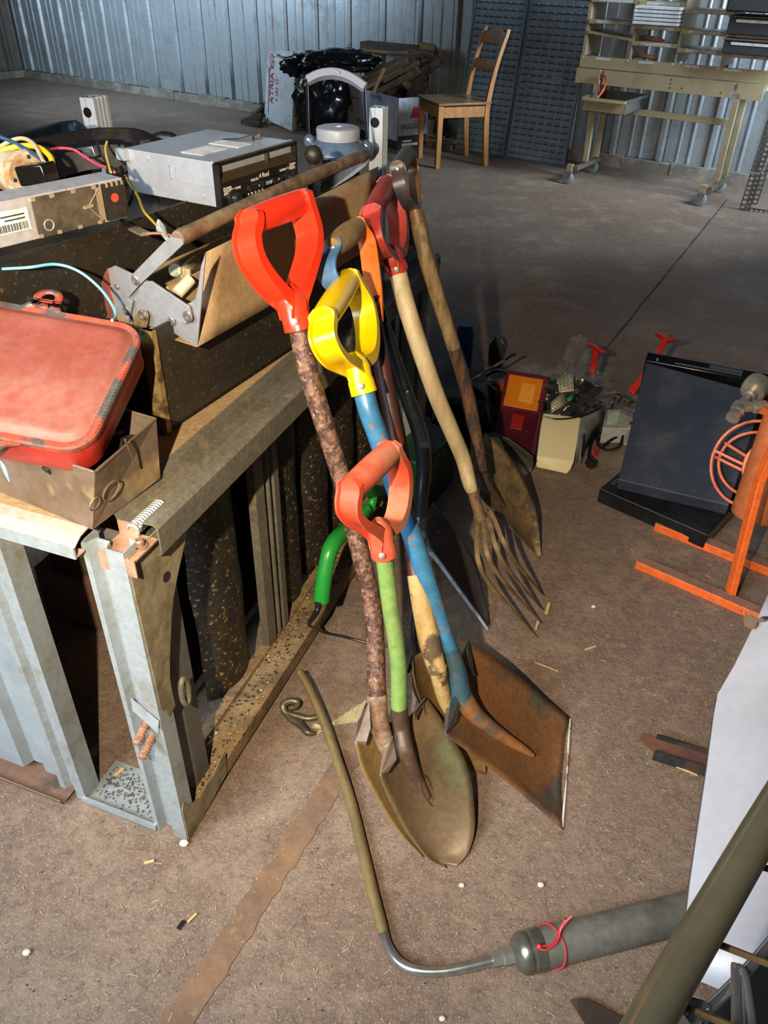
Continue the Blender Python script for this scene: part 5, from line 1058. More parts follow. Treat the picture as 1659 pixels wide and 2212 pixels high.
lq(-.03, 1.04, -.02, 1.01, -.035, .0, 'housing', blackp); lq(0, 1, 0, .98, 0, .008, 'lens_rim', mag); lq(.06, .90, .04, .44, .008, .011, 'amber_lens', amb); lq(.40, .75, .12, .36, .011, .0125, 'amber_bulb_field', M('amber_bright', '#cf8414', rough=.2, bump=.4, bs=300, grain=.2)); lq(.04, .95, .47, .97, .008, .010, 'red_lens', rdl); lq(.34, .62, .52, .70, .010, .0115, 'reflector', rfl)
b = MB(); b.lathe(LQ(.04, .30, .011), nl, [(0, .005), (.001, .005), (.001, .002)], 10); b.lathe(LQ(.90, .32, .011), nl, [(0, .004), (.001, .004), (.001, .002)], 10); b.build('screw', blackp, t)
# smoky plastic shard in front of it
b = MB(); b.grid([[F(1062, 935, .12), F(1100, 948, .11), F(1150, 985, .10)], [F(1075, 940, .09), F(1110, 968, .07), F(1152, 1000, .06)], [F(1090, 965, .05), F(1112, 995, .035), F(1150, 1015, .015)], [F(1110, 1000, .02), F(1122, 1022, .01), F(1136, 1036, .004)]])
tag(b.build('plastic_shard', M('smoky_plastic', '#4a4638', '#6b6756', 6, rough=.3, bump=.05), solid=.003, bevel=.001), 'curved smoky grey plastic cover piece below the tail lamp', 'plastic cover')
b = MB(); b.tube(catmull([F(1057, 945, .13), F(1075, 950, .13), F(1085, 968, .12), F(1090, 985, .11)]), [.004, .007, .006, .003], 8); tag(b.build('green_clip', M('green_clip', '#4d8a4a', rough=.4)), 'small green plastic clip behind the smoky cover', 'clip')
# cream plastic container
t = thing('plastic_container', F(1225, 1000, 0), 'open cream plastic container with grey shaded side, standing under the clear bag', 'container')
crm = M('cream_plastic', '#cfc49a', '#bda874', 4, (.55, .75), .5, bump=.02, grain=.02); gry = M('shaded_cream_plastic', '#5f625e', '#767974', 5, rough=.5)  # the container is cream throughout; shade on its side walls is painted in as grey
fr4 = [F(1172, 893, .115), F(1254, 903, .12), F(1236, 1000, .035), F(1160, 998, .03)]
b = MB(); b.grid([[fr4[0], fr4[1]], [F(1165, 945, .075), F(1246, 958, .075)], [F(1160, 985, .045), F(1239, 998, .04)], [F(1158, 1004, .018), F(1232, 1015, .014)], [F(1160, 1009, .010), F(1224, 1023, .004)]]); b.build('front_wall', crm, t, solid=.003, bevel=.001)
bk = [F(1205, 872, .12), F(1308, 876, .13)]
b = MB(); b.grid([[fr4[1], F(1285, 890, .13), F(1312, 872, .13)], [F(1246, 958, .075), F(1272, 930, .085), F(1300, 905, .10)], [F(1240, 1005, .006), F(1262, 975, .006), F(1290, 935, .006)]]); b.grid([[F(1250, 1000, .05), F(1256, 940, .10)], [F(1252, 998, .05), F(1262, 936, .10)]]); b.build('side_wall', gry, t, solid=.003)
b = MB(); b.quad(fr4[0], fr4[0]+V((.03, .16, .0)), fr4[3]+V((.03, .16, -.02)), fr4[3]); b.build('far_side', gry, t, solid=.003)
# clear bag with parts inside
clr = bpy.data.materials.new('clear_film'); clr.use_nodes = True; N = clr.node_tree.nodes; L = clr.node_tree.links
N['Principled BSDF'].inputs['Base Color'].default_value = (.4, .4, .4, 1); N['Principled BSDF'].inputs['Roughness'].default_value = .12; N['Principled BSDF'].inputs['Alpha'].default_value = .045; N['Principled BSDF'].inputs['Coat Weight'].default_value = 1
bc = F(1235, 855, .15)
t = thing('clear_bag', F(1235, 900, .03), 'crumpled clear plastic bag full of dark parts and perforated plates, beside the tail lamp', 'bag')
crumple('bag_film', bc+ZZ*.01, .105, (1.15, .8, .75), clr, t, 4, .55, 3.0, 4)
crumple('bag_knot', F(1245, 765, .215), .045, (.8, .7, 1.3), clr, t, 6, .7, 4.0, 4)
crumple('bag_fold', F(1150, 800, .20), .03, (1.3, .7, .6), clr, t, 8, .6, 3.0, 3)
inn_ = [F(1185, 790, .18), F(1290, 800, .17), F(1300, 880, .12), F(1200, 890, .11)]
crumple('bag_contents', bc-ZZ*.01, .088, (1.1, .7, .7), sackm, t, 12, .45, 2.0, 4)
def plate(pts, nx, ny, nm, lab):
    a, b_, c, d = [F(*p) for p in pts]; mb = MB(); n_ = (b_-a).cross(d-a).normalized(); n_ = n_ if n_.dot(CP-a) > 0 else -n_
    mb.quad(a, b_, c, d); o = mb.build(nm, M('pale_plate', '#a9a688', '#8c8a70', 20, rough=.4), t, solid=.002)
    mb = MB()
    for i in range(nx):
        for j in range(ny):
            u, v = (i+.5)/nx, (j+.5)/ny; p = a.lerp(b_, u).lerp(d.lerp(c, u), v)+n_*.0018; mb.lathe(p, n_, [(0, .0028), (.0004, .0028)], 6)
    mb.build('perforation', M('olive_hole', '#5d5c3a', rough=.7, bump=0), o)
plate([(1190, 870, .17), (1215, 848, .19), (1228, 870, .16), (1192, 892, .15)], 6, 3, 'perforated_plate', '')
plate([(1205, 822, .21), (1236, 780, .24), (1240, 845, .20), (1208, 848, .20)], 4, 5, 'perforated_plate', '')
b = MB(); b.quad(F(1225, 860, .20), F(1238, 850, .20), F(1240, 862, .19), F(1228, 868, .19)); b.build('green_chip', M('green_chip', '#2f7a4a', rough=.4), t, solid=.004)
# red quick clamps
rc = M('clamp_red', '#b02018', '#c04a38', 6, (.5, .7), .4, bump=.03)
def clamp(head, stem, lab, k=1.):
    t = thing('bar_clamp', F(*stem[-1]), lab, 'clamp', 'red bar clamps standing in the floor heap')
    h = [F(*p) for p in head]; s_ = [F(*p) for p in stem]
    b = MB(); b.sweep(catmull(s_, 5), [(-.010*k, -.005), (.010*k, -.005), (.010*k, .005), (-.010*k, .005)], XX, [1.1, .9, 1, 1.3]); b.build('lever', rc, t, bevel=.001)
    b = MB(); b.sweep(catmull(h, 5), [(-.014*k, -.006), (.014*k, -.006), (.008*k, .006), (-.008*k, .006)], fwd, [.7, 1.1, 1, .6]); b.build('thumb_plate', rc, t, bevel=.001)
clamp([(1418, 720, .27), (1430, 727, .27), (1446, 735, .27), (1462, 733, .27)], [(1437, 735, .265), (1428, 750, .25), (1405, 790, .21), (1380, 825, .16), (1362, 848, .13)], 'red bar clamp leaning behind the black computer, its head raised')
clamp([(1268, 742, .24), (1282, 748, .24), (1296, 758, .24), (1307, 760, .24)], [(1286, 758, .235), (1284, 780, .22), (1278, 800, .20), (1272, 815, .17)], 'red bar clamp head poking up behind the clear bag')
# adapter, cables, plug
t = thing('power_adapter', F(1330, 905, .02), 'pale grey power adapter with a paper label, left of the black computer', 'adapter')
adm = M('adapter_grey', '#9a9890', '#7c7a72', 10, rough=.5)
b = MB(); a_, b_, c_, d_ = F(1308, 885, .075), F(1372, 882, .075), F(1368, 925, .075), F(1302, 925, .075); b.hexa([p-ZZ*.06 for p in (a_, b_, c_, d_)], (a_, b_, c_, d_)); b.build('body', adm, t, bevel=.003)
b = MB(); b.quad(F(1314, 890, .0765), F(1338, 890, .0765), F(1333, 918, .0765), F(1310, 918, .0765)); b.build('label', M('label_green', '#b4bca0', '#8fa880', 30, rough=.6), t)
b = MB(); b.bar(F(1345, 885, .09), F(1372, 895, .09), .035, .012); b.build('metal_cover', steel, t)
cab = blackp
for pts, lab in (([(1372, 925, .05), (1350, 935, .045), (1320, 950, .035), (1297, 965, .025), (1290, 940, .03), (1310, 925, .05), (1340, 930, .05), (1370, 915, .07)], 'black mains cable looped below the power adapter'),
                 ([(1365, 912, .08), (1348, 935, .05), (1338, 962, .03), (1315, 972, .015), (1292, 962, .012), (1300, 945, .02), (1328, 940, .04)], 'second loop of black cable lying over the first one'),
                 ([(1300, 930, .02), (1284, 945, .012), (1276, 960, .010), (1272, 985, .014)], 'black cable tail ending in the round plug'),
                 ([(1175, 900, .13), (1200, 905, .128), (1240, 902, .13), (1280, 890, .14), (1310, 870, .14), (1330, 850, .13), (1370, 870, .10)], 'thin black cable draped across the cream container rim')):
    b = MB(); b.tube(catmull([F(*p) for p in pts], 6), .0045 if 'thin' not in lab else .0028, 8); tag(b.build('mains_cable', cab), lab, 'cable')
b = MB(); p = F(1276, 998, .022); b.lathe(p, (F(1272, 975, .02)-p), [(-.018, .016), (-.004, .019), (.0, .018), (.004, .010), (.035, .008)], 16); tag(b.build('mains_plug', cab), 'round black mains plug on the floor right of the cream container', 'plug')
b = MB()
for pts in (((1290, 885, .05), (1275, 930, .01)), ((1295, 955, .006), (1285, 985, .006))): b.bar(F(*pts[0]), F(*pts[1]), .012, .01)
tag(b.build('red_plastic_part', rc), 'small red plastic strip beside the coiled black cable', 'plastic part')
b = MB(); b.bar(F(1262, 905, .10), F(1288, 900, .08), .05, .012); tag(b.build('black_clip', blackp, bevel=.003), 'black plastic clip hooked on the container side', 'clip')
b = MB(); b.bar(F(1345, 955, .006), F(1362, 950, .006), .03, .01); tag(b.build('white_tag', white), 'small white block half under the black computer', 'block')
for (px, py, z, w, lab) in ((1330, 868, .06, .03, 'small brass connector'), (1352, 876, .07, .02, 'small brass nut')):
    b = MB(); b.lathe(F(px, py, z-.02), ZZ, [(0, .008), (.01, .008), (.01, .011), (.02, .011), (.022, .006)], 6); tag(b.build('brass_fitting', M('brass', '#a88c4c', rough=.3, metal=.8)), lab+' behind the power adapter', 'fitting')
# black computer on top of the black player
t = thing('disc_player', (F(1290, 1080)+F(1530, 1165))/2, 'flat black disc player with perforated lid, lying under the computer', 'player')
pa, pb = F(1288, 1088), F(1517, 1190); dx_ = (pb-pa).normalized(); dy_ = V((-dx_.y, dx_.x, 0)); Lx = (pb-pa).length
def PR(u, v, z): return pa+dx_*u+dy_*v+ZZ*z
gl = M('gloss_black', '#0d0e10', '#16181a', 6, rough=.22, bump=.02, c3='#3c3a36', sc3=20, th3=(.72, .78))
b = MB(); b.box(PR(0, 0, .008), dx_*Lx, dy_*.30, ZZ*.05); b.build('body', gl, t, bevel=.003)
b = MB(); b.bar(PR(0, -.001, .058), PR(Lx, -.001, .058), .002, .002); b.build('front_edge', chrome, t)
b = MB()
for i in range(14):
    for j in range(9): b.lathe(PR(Lx*.62+i*.0075, .015+j*.0085, .0582), ZZ, [(0, .0018), (.0003, .0018)], 6)
b.build('vent', M('vent_hole', '#2a2c2e', rough=.8), t)
b = MB()
for k in range(3): b.box(PR(.012, .05+k*.014, .0582), dx_*.012, dy_*.006, ZZ*.0004)
b.build('print', M('grey_print', '#55585c', rough=.6), t)
b = MB()
for u, v in ((.03, .03), (Lx-.03, .03), (.03, .27), (Lx-.03, .27)): b.lathe(PR(u, v, 0), ZZ, [(0, .012), (.009, .012)], 12)
b.build('foot', blackp, t)
t = thing('desktop_computer', F(1480, 950, .062), 'dusty black computer tower lying on its side across the disc player', 'computer')
q = [F(1336, 1038, .062), F(1574, 1092, .062)]; z2 = .245
c1, c2 = F(1336, 1034, .072), F(1573, 1090, .072)
tl, tr = F(1399, 790, z2), F(1660, 860, z2)
pcm = M('tower_case', '#3a404c', '#454950', 4, (.45, .65), .4, .6, .3, .1, .04, 90, .08, c3='#605c54', sc3=9, th3=(.68, .82))
bl_, br_, = F(1336, 1036, .10), F(1575, 1092, .10)
tl, tr = F(1396, 782, .285), F(1650, 852, .285)
nn = (br_-bl_).cross(tl-bl_).normalized(); nn = nn if nn.z > 0 else -nn
b = MB(); b.hexa([bl_-nn*.16+ZZ*.0, br_-nn*.16, tr-nn*.16, tl-nn*.16], [bl_, br_, tr, tl]); b.build('case', pcm, t, bevel=.003, smooth=False)
dd_ = (tl-bl_).normalized(); rr_ = (br_-bl_).normalized(); wl_ = (tr-tl).length
def PCF(u, v, o): return tl+rr_*u+dd_*v+nn*o
b = MB(); b.hexa([PCF(-.004, .0, -.17), PCF(wl_, 0, -.17), PCF(wl_, .045, -.17), PCF(-.004, .045, -.17)], [PCF(-.004, .0, .006), PCF(wl_, 0, .006), PCF(wl_, .045, .004), PCF(-.004, .045, .004)]); b.build('front_bezel', gl, t, bevel=.004)
b = MB(); b.box(PCF(.09, .010, .0065), rr_*(wl_*.55), dd_*.004, nn*.002); b.build('trim_line', M('bezel_grey', '#4a4c50', rough=.4), t)
b = MB(); b.box(PCF(wl_*.52, .018, .0065), rr_*(wl_*.27), dd_*.016, nn*.001); b.build('drive_slot', M('drive', '#3c3f44', rough=.5), t)
b = MB(); b.box(PCF(.03, .008, .0065), rr_*.006, dd_*.012, nn*.001); b.build('indicator', M('indicator', '#6a7078', rough=.3), t)
b = MB(); b.tube(catmull([F(1555, 1095, .08), F(1562, 1120, .03), F(1560, 1135, .008), F(1545, 1140, .006), F(1528, 1136, .008)]), .004, 8); tag(b.build('thin_cable', cab), 'black cable hanging at the right corner of the disc player', 'cable')
# dark junk behind the fork
def junk(name, pts, r, mat, lab, cat):
    b = MB(); b.tube(catmull([F(*p) for p in pts], 5), r, 8); return tag(b.build(name, mat), lab, cat)
junk('wiper_blade', [(1012, 825, .20), (1060, 796, .21), (1090, 778, .22)], [.003, .005, .004], M('wiper', '#77787a', rough=.3, metal=.5), 'grey metal rod end rising left of the tail lamp', 'rod')
junk('rubber_strap', [(1090, 778, .22), (1105, 768, .225), (1112, 765, .225)], .005, blackp, 'black rubber tip at the end of the grey rod', 'rod tip')
junk('plastic_hoop', [(1050, 812, .12), (1075, 800, .16), (1098, 812, .17), (1105, 840, .12)], .006, blackp, 'black plastic hoop left of the amber lens', 'hoop')
junk('bent_pipe', [(1055, 830, .1), (1070, 842, .12), (1085, 855, .12), (1090, 880, .1)], .005, blackp, 'black bent tube beside the tail lamp housing', 'tube')
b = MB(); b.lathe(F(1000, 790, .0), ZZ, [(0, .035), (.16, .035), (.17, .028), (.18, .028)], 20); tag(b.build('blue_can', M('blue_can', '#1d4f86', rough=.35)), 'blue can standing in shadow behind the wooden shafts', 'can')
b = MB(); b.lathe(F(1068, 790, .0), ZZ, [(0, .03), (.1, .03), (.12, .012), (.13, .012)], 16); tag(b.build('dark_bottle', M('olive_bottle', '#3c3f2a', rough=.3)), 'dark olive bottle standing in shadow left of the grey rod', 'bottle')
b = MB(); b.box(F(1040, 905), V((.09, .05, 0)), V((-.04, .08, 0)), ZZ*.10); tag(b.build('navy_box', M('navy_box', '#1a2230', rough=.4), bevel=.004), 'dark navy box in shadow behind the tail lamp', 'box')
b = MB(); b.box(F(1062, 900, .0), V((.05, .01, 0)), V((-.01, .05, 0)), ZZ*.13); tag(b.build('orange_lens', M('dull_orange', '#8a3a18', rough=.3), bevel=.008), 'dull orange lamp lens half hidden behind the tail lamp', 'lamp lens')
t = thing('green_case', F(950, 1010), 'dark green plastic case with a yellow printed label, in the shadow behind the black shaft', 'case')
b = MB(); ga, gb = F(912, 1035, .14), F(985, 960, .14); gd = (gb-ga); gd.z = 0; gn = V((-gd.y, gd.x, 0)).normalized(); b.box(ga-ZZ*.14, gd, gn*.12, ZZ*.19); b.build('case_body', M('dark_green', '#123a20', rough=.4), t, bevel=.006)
b = MB(); b.box(ga+gd*.12+ZZ*.0-gn*.001, gd*.5, gn*.001, ZZ*.028); lab_ = b.build('label', M('yellow_label', '#8a8a1c', rough=.5), t)
b = MB(); b.box(ga+gd*.14+ZZ*.003-gn*.002, gd*.46, gn*.001, ZZ*.022); b.build('label_field', ink, t)
text('SPEED', 'lettering', M('yellow_label', '#8a8a1c'), t, ga+gd*.17+ZZ*.007-gn*.0025, gd, ZZ, .018)
for (x, y, z, h_, lab) in ((925, 900, .0, .20, 'short wooden stake end standing in the dark behind the black shovel'), (912, 960, .0, .10, 'stubby wooden stake lower in the dark behind the black shaft')):
    p = F(x, y, 0); b = MB(); b.bar(p, p+V((0.01, 0, h_)), .035, .025); tag(b.build('wooden_stake', wm[2], bevel=.002), lab, 'stake')
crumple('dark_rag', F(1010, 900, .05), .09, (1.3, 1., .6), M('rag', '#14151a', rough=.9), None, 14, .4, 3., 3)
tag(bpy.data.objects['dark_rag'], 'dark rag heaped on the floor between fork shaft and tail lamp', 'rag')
# ------------------------------------------------------------------ orange stand, gas bottle and hand wheel
org = M('orange_paint', '#d65f22', '#b06a48', 7, (.54, .68), .5, .7, bump=.1, c3='#5a4038', sc3=34, th3=(.68, .71))
orp = M('orange_dusty', '#765a4e', '#85604e', 8, (.45, .6), .8, bump=.2)
t = thing('bottle_stand', F(1570, 1275), 'chipped orange steel stand with two floor bars carrying an orange cylinder', 'stand')
def ubar(a, bb, name):
    a, bb = F(*a), F(*bb); d = (bb-a); w = d.cross(ZZ).normalized()*.034
    b = MB(); b.box(a, d, -w, ZZ*.026); b.build(name, org, t, bevel=.002, smooth=False)
    b = MB(); b.box(a+ZZ*.0262-w*.04, d, -w*.92, ZZ*.001); b.build('worn_top', orp, t, smooth=False)
ubar((1411, 1146), (1700, 1262), 'floor_bar'); ubar((1370, 1228), (1690, 1368), 'floor_bar')
b = MB(); b.bar(F(1578, 1281, .026), F(1640, 1040, .33), .030, .018, XX); b.bar(F(1640, 1040, .33), F(1700, 900, .50), .030, .018, XX); b.build('upright', org, t, bevel=.002)
cb_, ct_ = F(1628, 1120, .12), F(1722, 860, .46)
t = thing('gas_cylinder', cb_, 'scratched orange metal cylinder leaning in the orange stand, cut by the right edge', 'cylinder')
b = MB(); ax = (ct_-cb_); La = ax.length; ax.normalize(); b.lathe(cb_, ax, [(0, .03), (.004, .058), (.012, .064), (La, .064), (La+.03, .05)], 36); b.build('cylinder_body', M('cylinder_orange', '#b8683c', '#a85a34', 6, (.4, .6), .45, .6, bump=.06, c3='#6b4430', sc3=24, th3=(.70, .73)), t)
t = thing('hand_wheel', F(1640, 1010, .26), 'round orange wire hand wheel with spokes, left of the orange cylinder', 'hand wheel')
wc = F(1628, 1003, .25); wn = (CP-wc).normalized(); wx = (PL(1700, 1020, wc, wn)-wc).normalized(); wy = wn.cross(wx)
def ring(rx, ry, dx=0, off=0, r=.0045, nm='ring'):
    b = MB(); b.tube([wc+wx*(rx*math.cos(a)+dx)+wy*ry*math.sin(a)+wn*off for a in [i*pi/20 for i in range(41)]], r, 8, False); b.build(nm, orm2, t)
orm2 = M('wheel_orange', '#d8734c', '#c05a34', 9, rough=.5, bump=.08)
ring(.108, .120, .0, 0); ring(.100, .092, .008, -.06); ring(.034, .055, .012, .01, .006, 'hub_ring')
for y0, o in ((.012, 0), (-.004, -.05)):
    b = MB(); b.tube([wc+wx*-.106+wy*y0+wn*o, wc+wx*-.02+wy*(y0-.02)+wn*(o*.5)], .0045, 8); b.build('spoke', orm2, t)
b = MB(); b.tube([wc+wx*-.088+wy*.040+wn*-.05, wc+wx*-.01+wy*.012], .0045, 8); b.build('spoke', orm2, t)
t = thing('valve_fitting', F(1610, 880, .42), 'brass and steel valve fitting with a gauge, above the orange hand wheel', 'valve')
vf = M('valve_metal', '#8a857c', '#a89c88', 12, rough=.35, metal=.6)
def vl(a, bb, prof, nm, mat=vf, n=16):
    a, bb = F(*a), F(*bb); b = MB(); b.lathe(a, bb-a, [(h*(bb-a).length, r) for h, r in prof], n); b.build(nm, mat, t)
vl((1582, 903, .40), (1608, 868, .42), [(0, .008), (0, .018), (.15, .019), (.3, .016), (.35, .019), (.5, .019), (.55, .016), (1, .015)], 'nozzle')
vl((1592, 890, .405), (1602, 875, .415), [(0, .021), (1, .021)], 'hex_nut', vf, 6)
vl((1605, 878, .42), (1655, 878, .42), [(0, .016), (.4, .014), (.45, .020), (.9, .020), (.9, .01), (1.3, .01)], 'side_port', vf, 6)
vl((1606, 870, .42), (1632, 838, .44), [(0, .012), (.4, .011), (.45, .017), (.7, .017), (.7, .032), (.95, .036), (1.3, .034), (1.3, .01)], 'gauge', vf, 24)
b = MB(); b.bar(F(1640, 880, .41), F(1680, 900, .44), .02, .02); b.build('mount', org, t)
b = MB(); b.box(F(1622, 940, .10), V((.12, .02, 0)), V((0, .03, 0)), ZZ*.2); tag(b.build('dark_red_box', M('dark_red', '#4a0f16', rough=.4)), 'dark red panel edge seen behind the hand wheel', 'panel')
# ------------------------------------------------------------------ brass tube and grease gun
brz = M('tarnished_brass', '#98845a', '#776848', 9, (.42, .62), .4, .5, .55, .4, .06, 90, .08)
gun = M('gun_metal', '#85857c', '#5c5c54', 7, (.45, .62), .32, .5, .45, .3, .06, 80, .1)
t = thing('grease_gun', F(1120, 2060), 'grease gun with long brass tube lying on the floor, red wire round its barrel', 'grease gun')
b = MB(); b.tube(catmull([F(*p) for p in ((648, 1452, .062), (668, 1488, .055), (700, 1560, .035), (728, 1640, .02), (757, 1730, .013), (782, 1830, .012), (803, 1920, .012), (820, 1985, .012), (828, 2018, .012))], 6), [.0085, .0095, .0105, .011, .011, .011, .0105, .010], 16); b.build('brass_tube', brz, t)
b = MB(); b.tube(catmull([F(*p) for p in ((826, 2008, .012), (838, 2045, .013), (862, 2078, .015), (900, 2096, .018), (955, 2098, .02), (1010, 2088, .024), (1068, 2074, .028))], 6), [.0092, .0088, .0088, .0088, .009], 16); b.build('bent_pipe', M('bright_pipe', '#a8aaa6', '#84837c', 9, rough=.25, metal=.85, bump=.02), t)
ga, gb = F(1108, 2064, .034), F(1500, 1966, .034); ax = (gb-ga).normalized(); Lg = (gb-ga).length
b = MB(); b.lathe(F(1062, 2075, .030), ax, [(0, .010), (.0, .0125), (.018, .0125), (.02, .0145), (.05, .0145)], 6); b.build('coupling', gun, t)
b = MB(); b.lathe(ga, ax, [(0, .012), (.004, .024), (.012, .031), (.018, .0335), (.024, .0335), (.026, .031), (.030, .031), (.032, .0338), (.05, .0338)], 40); b.build('end_cap', M('cap_metal', '#8c8c80', '#6b6a5c', 8, rough=.28, metal=.8, bump=.03), t)
b = MB(); b.lathe(ga+ax*.045, ax, [(0, .0325), (Lg+.12, .0325)], 40); b.build('barrel', gun, t)
rw = M('red_wire', '#b8323a', rough=.4, bump=0, grain=0)
b = MB(); x = ax.cross(ZZ).normalized(); y = x.cross(ax); c = ga+ax*.068
b.tube([c+ax*(.012*math.cos(a))+(x*math.cos(a+1.)+y*math.sin(a+1.))*.0345 for a in [i*2*pi/40 for i in range(41)]], .0016, 6, False)
kn = F(1165, 2045, .072); b.tube(catmull([kn, F(1195, 2038, .072), F(1208, 2010, .075), F(1218, 1992, .085), F(1222, 1985, .09)]), .0016, 6); b.tube(catmull([kn-ax*.004, F(1180, 2052, .072), F(1203, 2035, .072), F(1212, 2008, .08), F(1224, 1990, .092), F(1236, 1978, .10)]), .0016, 6)
b.ball(kn, .005, 8); b.ball(F(1221, 1990, .088), .004, 8); b.build('wire_tie', rw, t)
# hook and paper scrap on the floor
b = MB(); b.tube(catmull([F(*p) for p in ((688, 1548, .012), (665, 1552, .012), (640, 1546, .012), (618, 1540, .012), (612, 1524, .02), (625, 1514, .03), (642, 1516, .03), (640, 1526, .02), (628, 1530, .014))], 5), [.007, .007, .0075, .008, .008, .007, .006], 10); b.tube(catmull([F(612, 1538, .010), F(628, 1552, .010), F(650, 1566, .009), (F(665, 1582, .008)), F(682, 1584, .006)]), [.006, .008, .009, .008, .004], 10)
tag(b.build('metal_hook', M('hook_steel', '#6e6450', '#565044', 12, rough=.4, metal=.6)), 'bent round steel hook on the floor under the brass tube', 'hook')
b = MB(); rows = []
for i in range(13):
    u = i/12; rows.append([F(716, 1562, .004).lerp(F(793, 1512, .03), u)+ZZ*.004*(i % 2), F(722, 1568, .004).lerp(F(772, 1562, .01), u)+ZZ*.003*(i % 2)])
b.grid(rows); tag(b.build('corrugated_scrap', M('card_pale', '#a59a78', '#8c8060', 20, rough=.8), solid=.0015, smooth=False), 'small torn piece of pale corrugated card beside the rusty shaft', 'card scrap')
b = MB(); b.quad(F(670, 1574, .006), F(680, 1562, .02), F(697, 1568, .02), F(700, 1578, .004)); b.quad(F(684, 1588, .004), F(705, 1574, .008), F(700, 1570, .004), F(690, 1570, .004)); tag(b.build('foil_scrap', M('card_pale', '#a59a78'), solid=.001), 'tiny folded scrap under the brass tube', 'scrap')
# ------------------------------------------------------------------ right edge: channel iron, white sheet, rack
t = thing('channel_iron', F(1450, 1600), 'short length of rust-brown steel channel sticking out under the white panel', 'channel iron')
a_, b_ = F(1384, 1586, .02), F(1600, 1652, .02); d_ = (b_-a_); w_ = d_.cross(ZZ).normalized()*.040
b = MB(); b.prism([a_+w_*.4-ZZ*.0, a_+d_.normalized()*.035+w_*1., b_+w_, b_-w_*.1, a_+d_.normalized()*.03-w_*.1, a_-w_*.05], -ZZ*.004); b.build('web', M('channel_rust', '#6f4a3a', '#5a4038', 9, rough=.7, metal=.2, bump=.2), t, smooth=False)
b = MB()
for o_ in (-w_*.1, w_): b.box(a_+d_.normalized()*.032+o_-ZZ*.018, d_, ZZ*.030, w_.normalized()*.004)
b.build('flange', M('channel_dark', '#2a2f31', '#4a3a34', 9, rough=.5, metal=.3), t, smooth=False)
t = thing('white_cabinet_door', F(1560, 1900), 'bent white sheet metal cabinet door with a key in its lock, at the right edge', 'cabinet door')
wsh = M('white_sheet', '#a9acb8', '#9a9ba2', 3, (.45, .7), .38, .5, .1, .05, .03, 60, .03, c3='#8f8d90', sc3=26, th3=(.70, .76))
wp = [(1672, 1255, .33), (1640, 1330, .30), (1588, 1436, .25), (1551, 1500, .215), (1543, 1545, .205), (1528, 1660, .175), (1510, 1780, .145), (1492, 1905, .11), (1479, 2018, .08), (1480, 2110, .07)]
rp_ = [(1800, 1300, .33), (1790, 1380, .31), (1780, 1480, .27), (1775, 1540, .25), (1770, 1580, .24), (1760, 1700, .21), (1750, 1800, .18), (1735, 1920, .15), (1700, 2060, .12), (1640, 2190, .09)]
rows = []
for l_, r_ in zip(wp, rp_):
    a_, b_ = F(*l_), F(*r_); rows.append([a_-ZZ*.016, a_]+[a_.lerp(b_, u)+ZZ*.012*math.sin(pi*u) for u in (.03, .15, .3, .5, .75, 1)])
b = MB(); b.grid(rows); b.build('door_sheet', wsh, t, solid=.002, ang=.5)
b = MB(); k0 = F(1648, 1338, .305); b.lathe(k0, F(1610, 1345, .312)-k0, [(-.01, .006), (.0, .006), (.006, .0035), (.02, .0035)], 12); b.build('lock', steel, t)
b = MB(); kc = F(1621, 1343, .31); kx = (F(1650, 1338, .31)-kc).normalized(); ky = kx.cross((CP-kc).normalized()); kn_ = kx.cross(ky)
b.lathe(kc-kn_*.001, kn_, [(0, .0145), (.002, .0145)], 24); b.bar(kc+kx*.012, kc+kx*.03, .006, .002, kn_); b.build('key', M('key_brass', '#a8907c', rough=.35, metal=.5), t)
b = MB(); b.lathe(kc-kx*.004+kn_*.0012, kn_, [(0, .0025), (.0004, .0025)], 8); b.build('key_hole', ink, t)
b = MB(); p = F(1850, 1500, .24); b.box(V((p.x-.06, p.y-.05, 0)), XX*.12, V((0, .1, 0)), ZZ*(p.z-.012)); b.build('prop_block', wm[1], t, bevel=.003)
# transparent-looking olive metal tube and wire rack
t = thing('display_rack', F(1560, 2150, .5), 'chrome and brass wire display rack behind the thick tube at the lower right corner', 'rack')
tubem = M('olive_tube', '#7c7864', '#625e4c', 5, (.4, .65), .18, .3, .65, .5, .02, 60, .05)
b = MB(); b.tube([F(1375, 2260, .62), F(1440, 2140, .62), F(1545, 1962, .62), F(1640, 1800, .62), F(1745, 1625, .62)], .0195, 24); b.tube([F(1375, 2260, .62), F(1375, 2260, .62)-ZZ*.62], .0195, 20); b.tube([F(1745, 1625, .62), F(2300, 1720, .62), F(2300, 1720, .62)-ZZ*.62], .0195, 20); b.build('thick_tube', tubem, t)
brr = M('rack_brass', '#6e5a3c', '#574730', 12, rough=.4, metal=.4)
for pts in (((1540, 2035, .585), (1700, 2098, .585)), ((1632, 1868, .585), (1700, 1890, .585)), ((1450, 2162, .585), (1660, 2250, .585))):
    b = MB(); b.tube([F(*p) for p in pts], .0036, 8); b.build('cross_wire', brr, t)
chr2 = M('rack_chrome', '#c8ccd0', rough=.18, metal=.9, bump=0, grain=0)
for pts in (((1490, 2212, .56), (1560, 2150, .56), (1620, 2088, .56), (1690, 2005, .56)), ((1455, 2165, .57), (1490, 2160, .57), (1520, 2172, .57), (1526, 2190, .56), (1500, 2225, .54)), ((1450, 2176, .565), (1482, 2172, .565), (1508, 2182, .565), (1512, 2200, .55)), ((1591, 2260, .57), (1588, 2100, .57), (1592, 2090, .57), (1610, 2112, .57), (1632, 2260, .57)), ((1604, 2260, .565), (1598, 2108, .565))):
    b = MB(); b.tube(catmull([F(*p) for p in pts], 5), .0042 if pts[0][0] != 1490 else .0055, 10); b.build('chrome_wire', chr2, t)
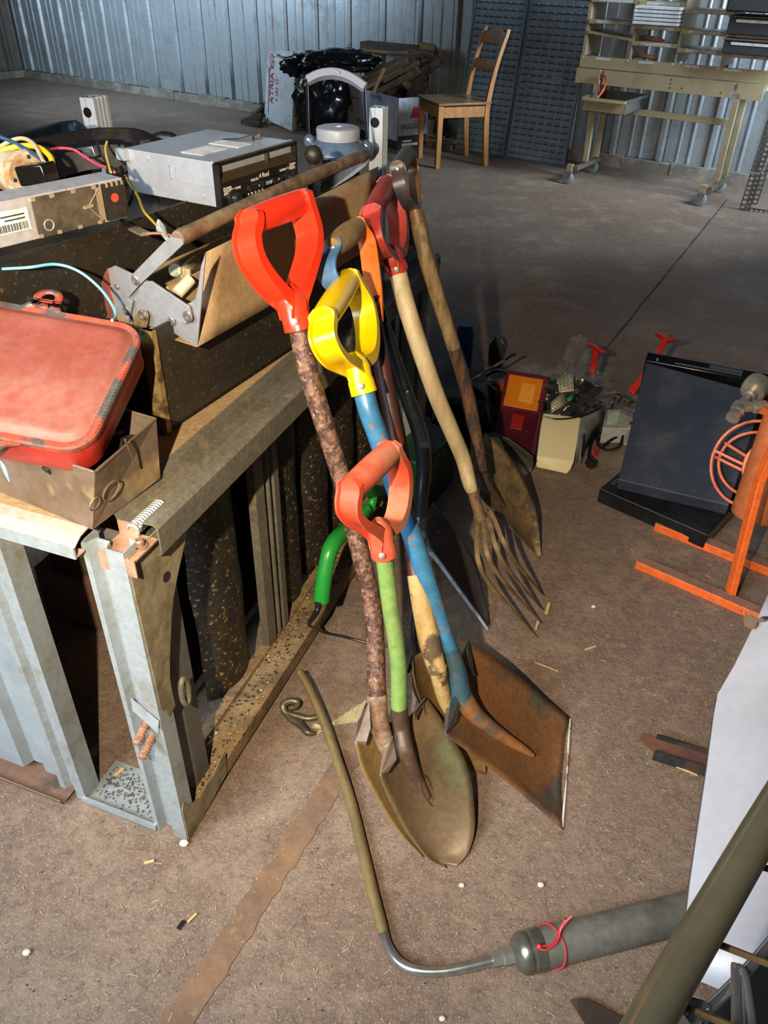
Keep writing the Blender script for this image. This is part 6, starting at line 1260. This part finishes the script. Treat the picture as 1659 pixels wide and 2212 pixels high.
b = MB(); b.lathe(F(1478, 2212, .56), (F(1520, 2180, .56)-F(1478, 2212, .56)), [(0, .011), (.012, .011), (.014, .007)], 12); b.build('wire_cap', chr2, t)
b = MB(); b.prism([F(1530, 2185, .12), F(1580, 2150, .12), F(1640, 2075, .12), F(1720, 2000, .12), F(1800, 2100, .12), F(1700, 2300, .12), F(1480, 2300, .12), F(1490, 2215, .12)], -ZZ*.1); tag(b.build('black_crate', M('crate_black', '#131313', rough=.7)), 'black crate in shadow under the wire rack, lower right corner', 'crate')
b = MB(); b.prism([F(1232, 2163, .003), F(1262, 2160, .003), F(1340, 2200, .003), F(1420, 2260, .003), F(1300, 2270, .003)], ZZ*.008); tag(b.build('steel_offcut', M('offcut', '#3a3028', '#5a4430', 9, rough=.6, metal=.2)), 'dark flat steel offcut on the floor at the bottom edge', 'steel offcut')
# ------------------------------------------------------------------ debris on the floor
chip(780, 352*0+1862, .012, .004, .4, 'x') if False else None
chip(322, 1862, .018, .005, .3, 'short pale splinter below the frame corner post'); chip(415, 1983, .020, .004, .9, 'pale splinter beside a dark crumb, left of the floor strip')
chip(391, 1998, .016, .007, 1.1, 'small dark crumb left of the floor strip', blackp, nm='dark_crumb', cat='crumb'); chip(1183, 1314, .045, .008, 1.25, 'upright thin splinter of wood at the fork tine tips'); chip(1160, 1350, .03, .006, 1.2, 'thin splinter lying between the fork tine tips')
chip(1483, 1665, .045, .003, -.5, 'straw lying below the rusty channel'); chip(1275, 1400, .03, .004, .4, 'pale splinter right of the blue shovel blade top'); chip(1180, 1440, .06, .0016, -.5, 'long thin straw right of the square blade')
wst = M('white_stone', '#c4bdb0', rough=.8)
for x, y, r, lab in ((397, 1821, .010, 'white crumb at the foot of the corner post'), (57, 2057, .008, 'white crumb near the left edge of the floor'), (997, 1912, .006, 'small round pebble below the shovel tips'), (1168, 1911, .007, 'pale stone chip right of the pebble'), (1282, 1310, .007, 'white crumb right of the fork tips'), (955, 2200, .006, 'white crumb by the bottom edge')):
    b = MB(); b.ball(F(x, y, r*.5), r, 7, (1, .8, .6)); tag(b.build('stone_chip', wst, jit=.003), lab, 'stone chip')
gm = [M('grit_pale', '#bfa888', rough=.9, bump=0), M('grit_dark', '#33281e', rough=.9, bump=0), M('grit_straw', '#9a7c50', rough=.9, bump=0)]
b = MB()
for k in range(900):
    x, y = random.uniform(0, 1659), random.uniform(1150, 2212); p = F(x, y, .0015); b.c = random.choice((0, 0, 0, 1, 2)); r = random.uniform(.0007, .0019)
    if random.random() < .3 and b.c != 1:
        a = random.uniform(0, pi); d = V((math.cos(a), math.sin(a), 0))*random.uniform(.003, .008); b.bar(p-d, p+d, .0008, .0008)
    else: b.ball(p, r, 4, (1, 1, .6))
tag(b.build('floor_grit', gm, smooth=False), 'scattered grit, chaff and sawdust across the concrete floor', 'grit', kind='stuff')
b = MB()
for k in range(260):
    a = random.uniform(.05, .85); p = B(a, random.uniform(.005, .06), .054); b.ball(p, random.uniform(.0012, .0035), 4, (1, 1, .6)); b.mi[-32:] = [random.choice((0, 1, 1, 1))]*32
tag(b.build('rail_dirt', [gm[0], gm[1]], smooth=False), 'dirt crumbs lying along the bottom rail of the frame', 'dirt', kind='stuff')
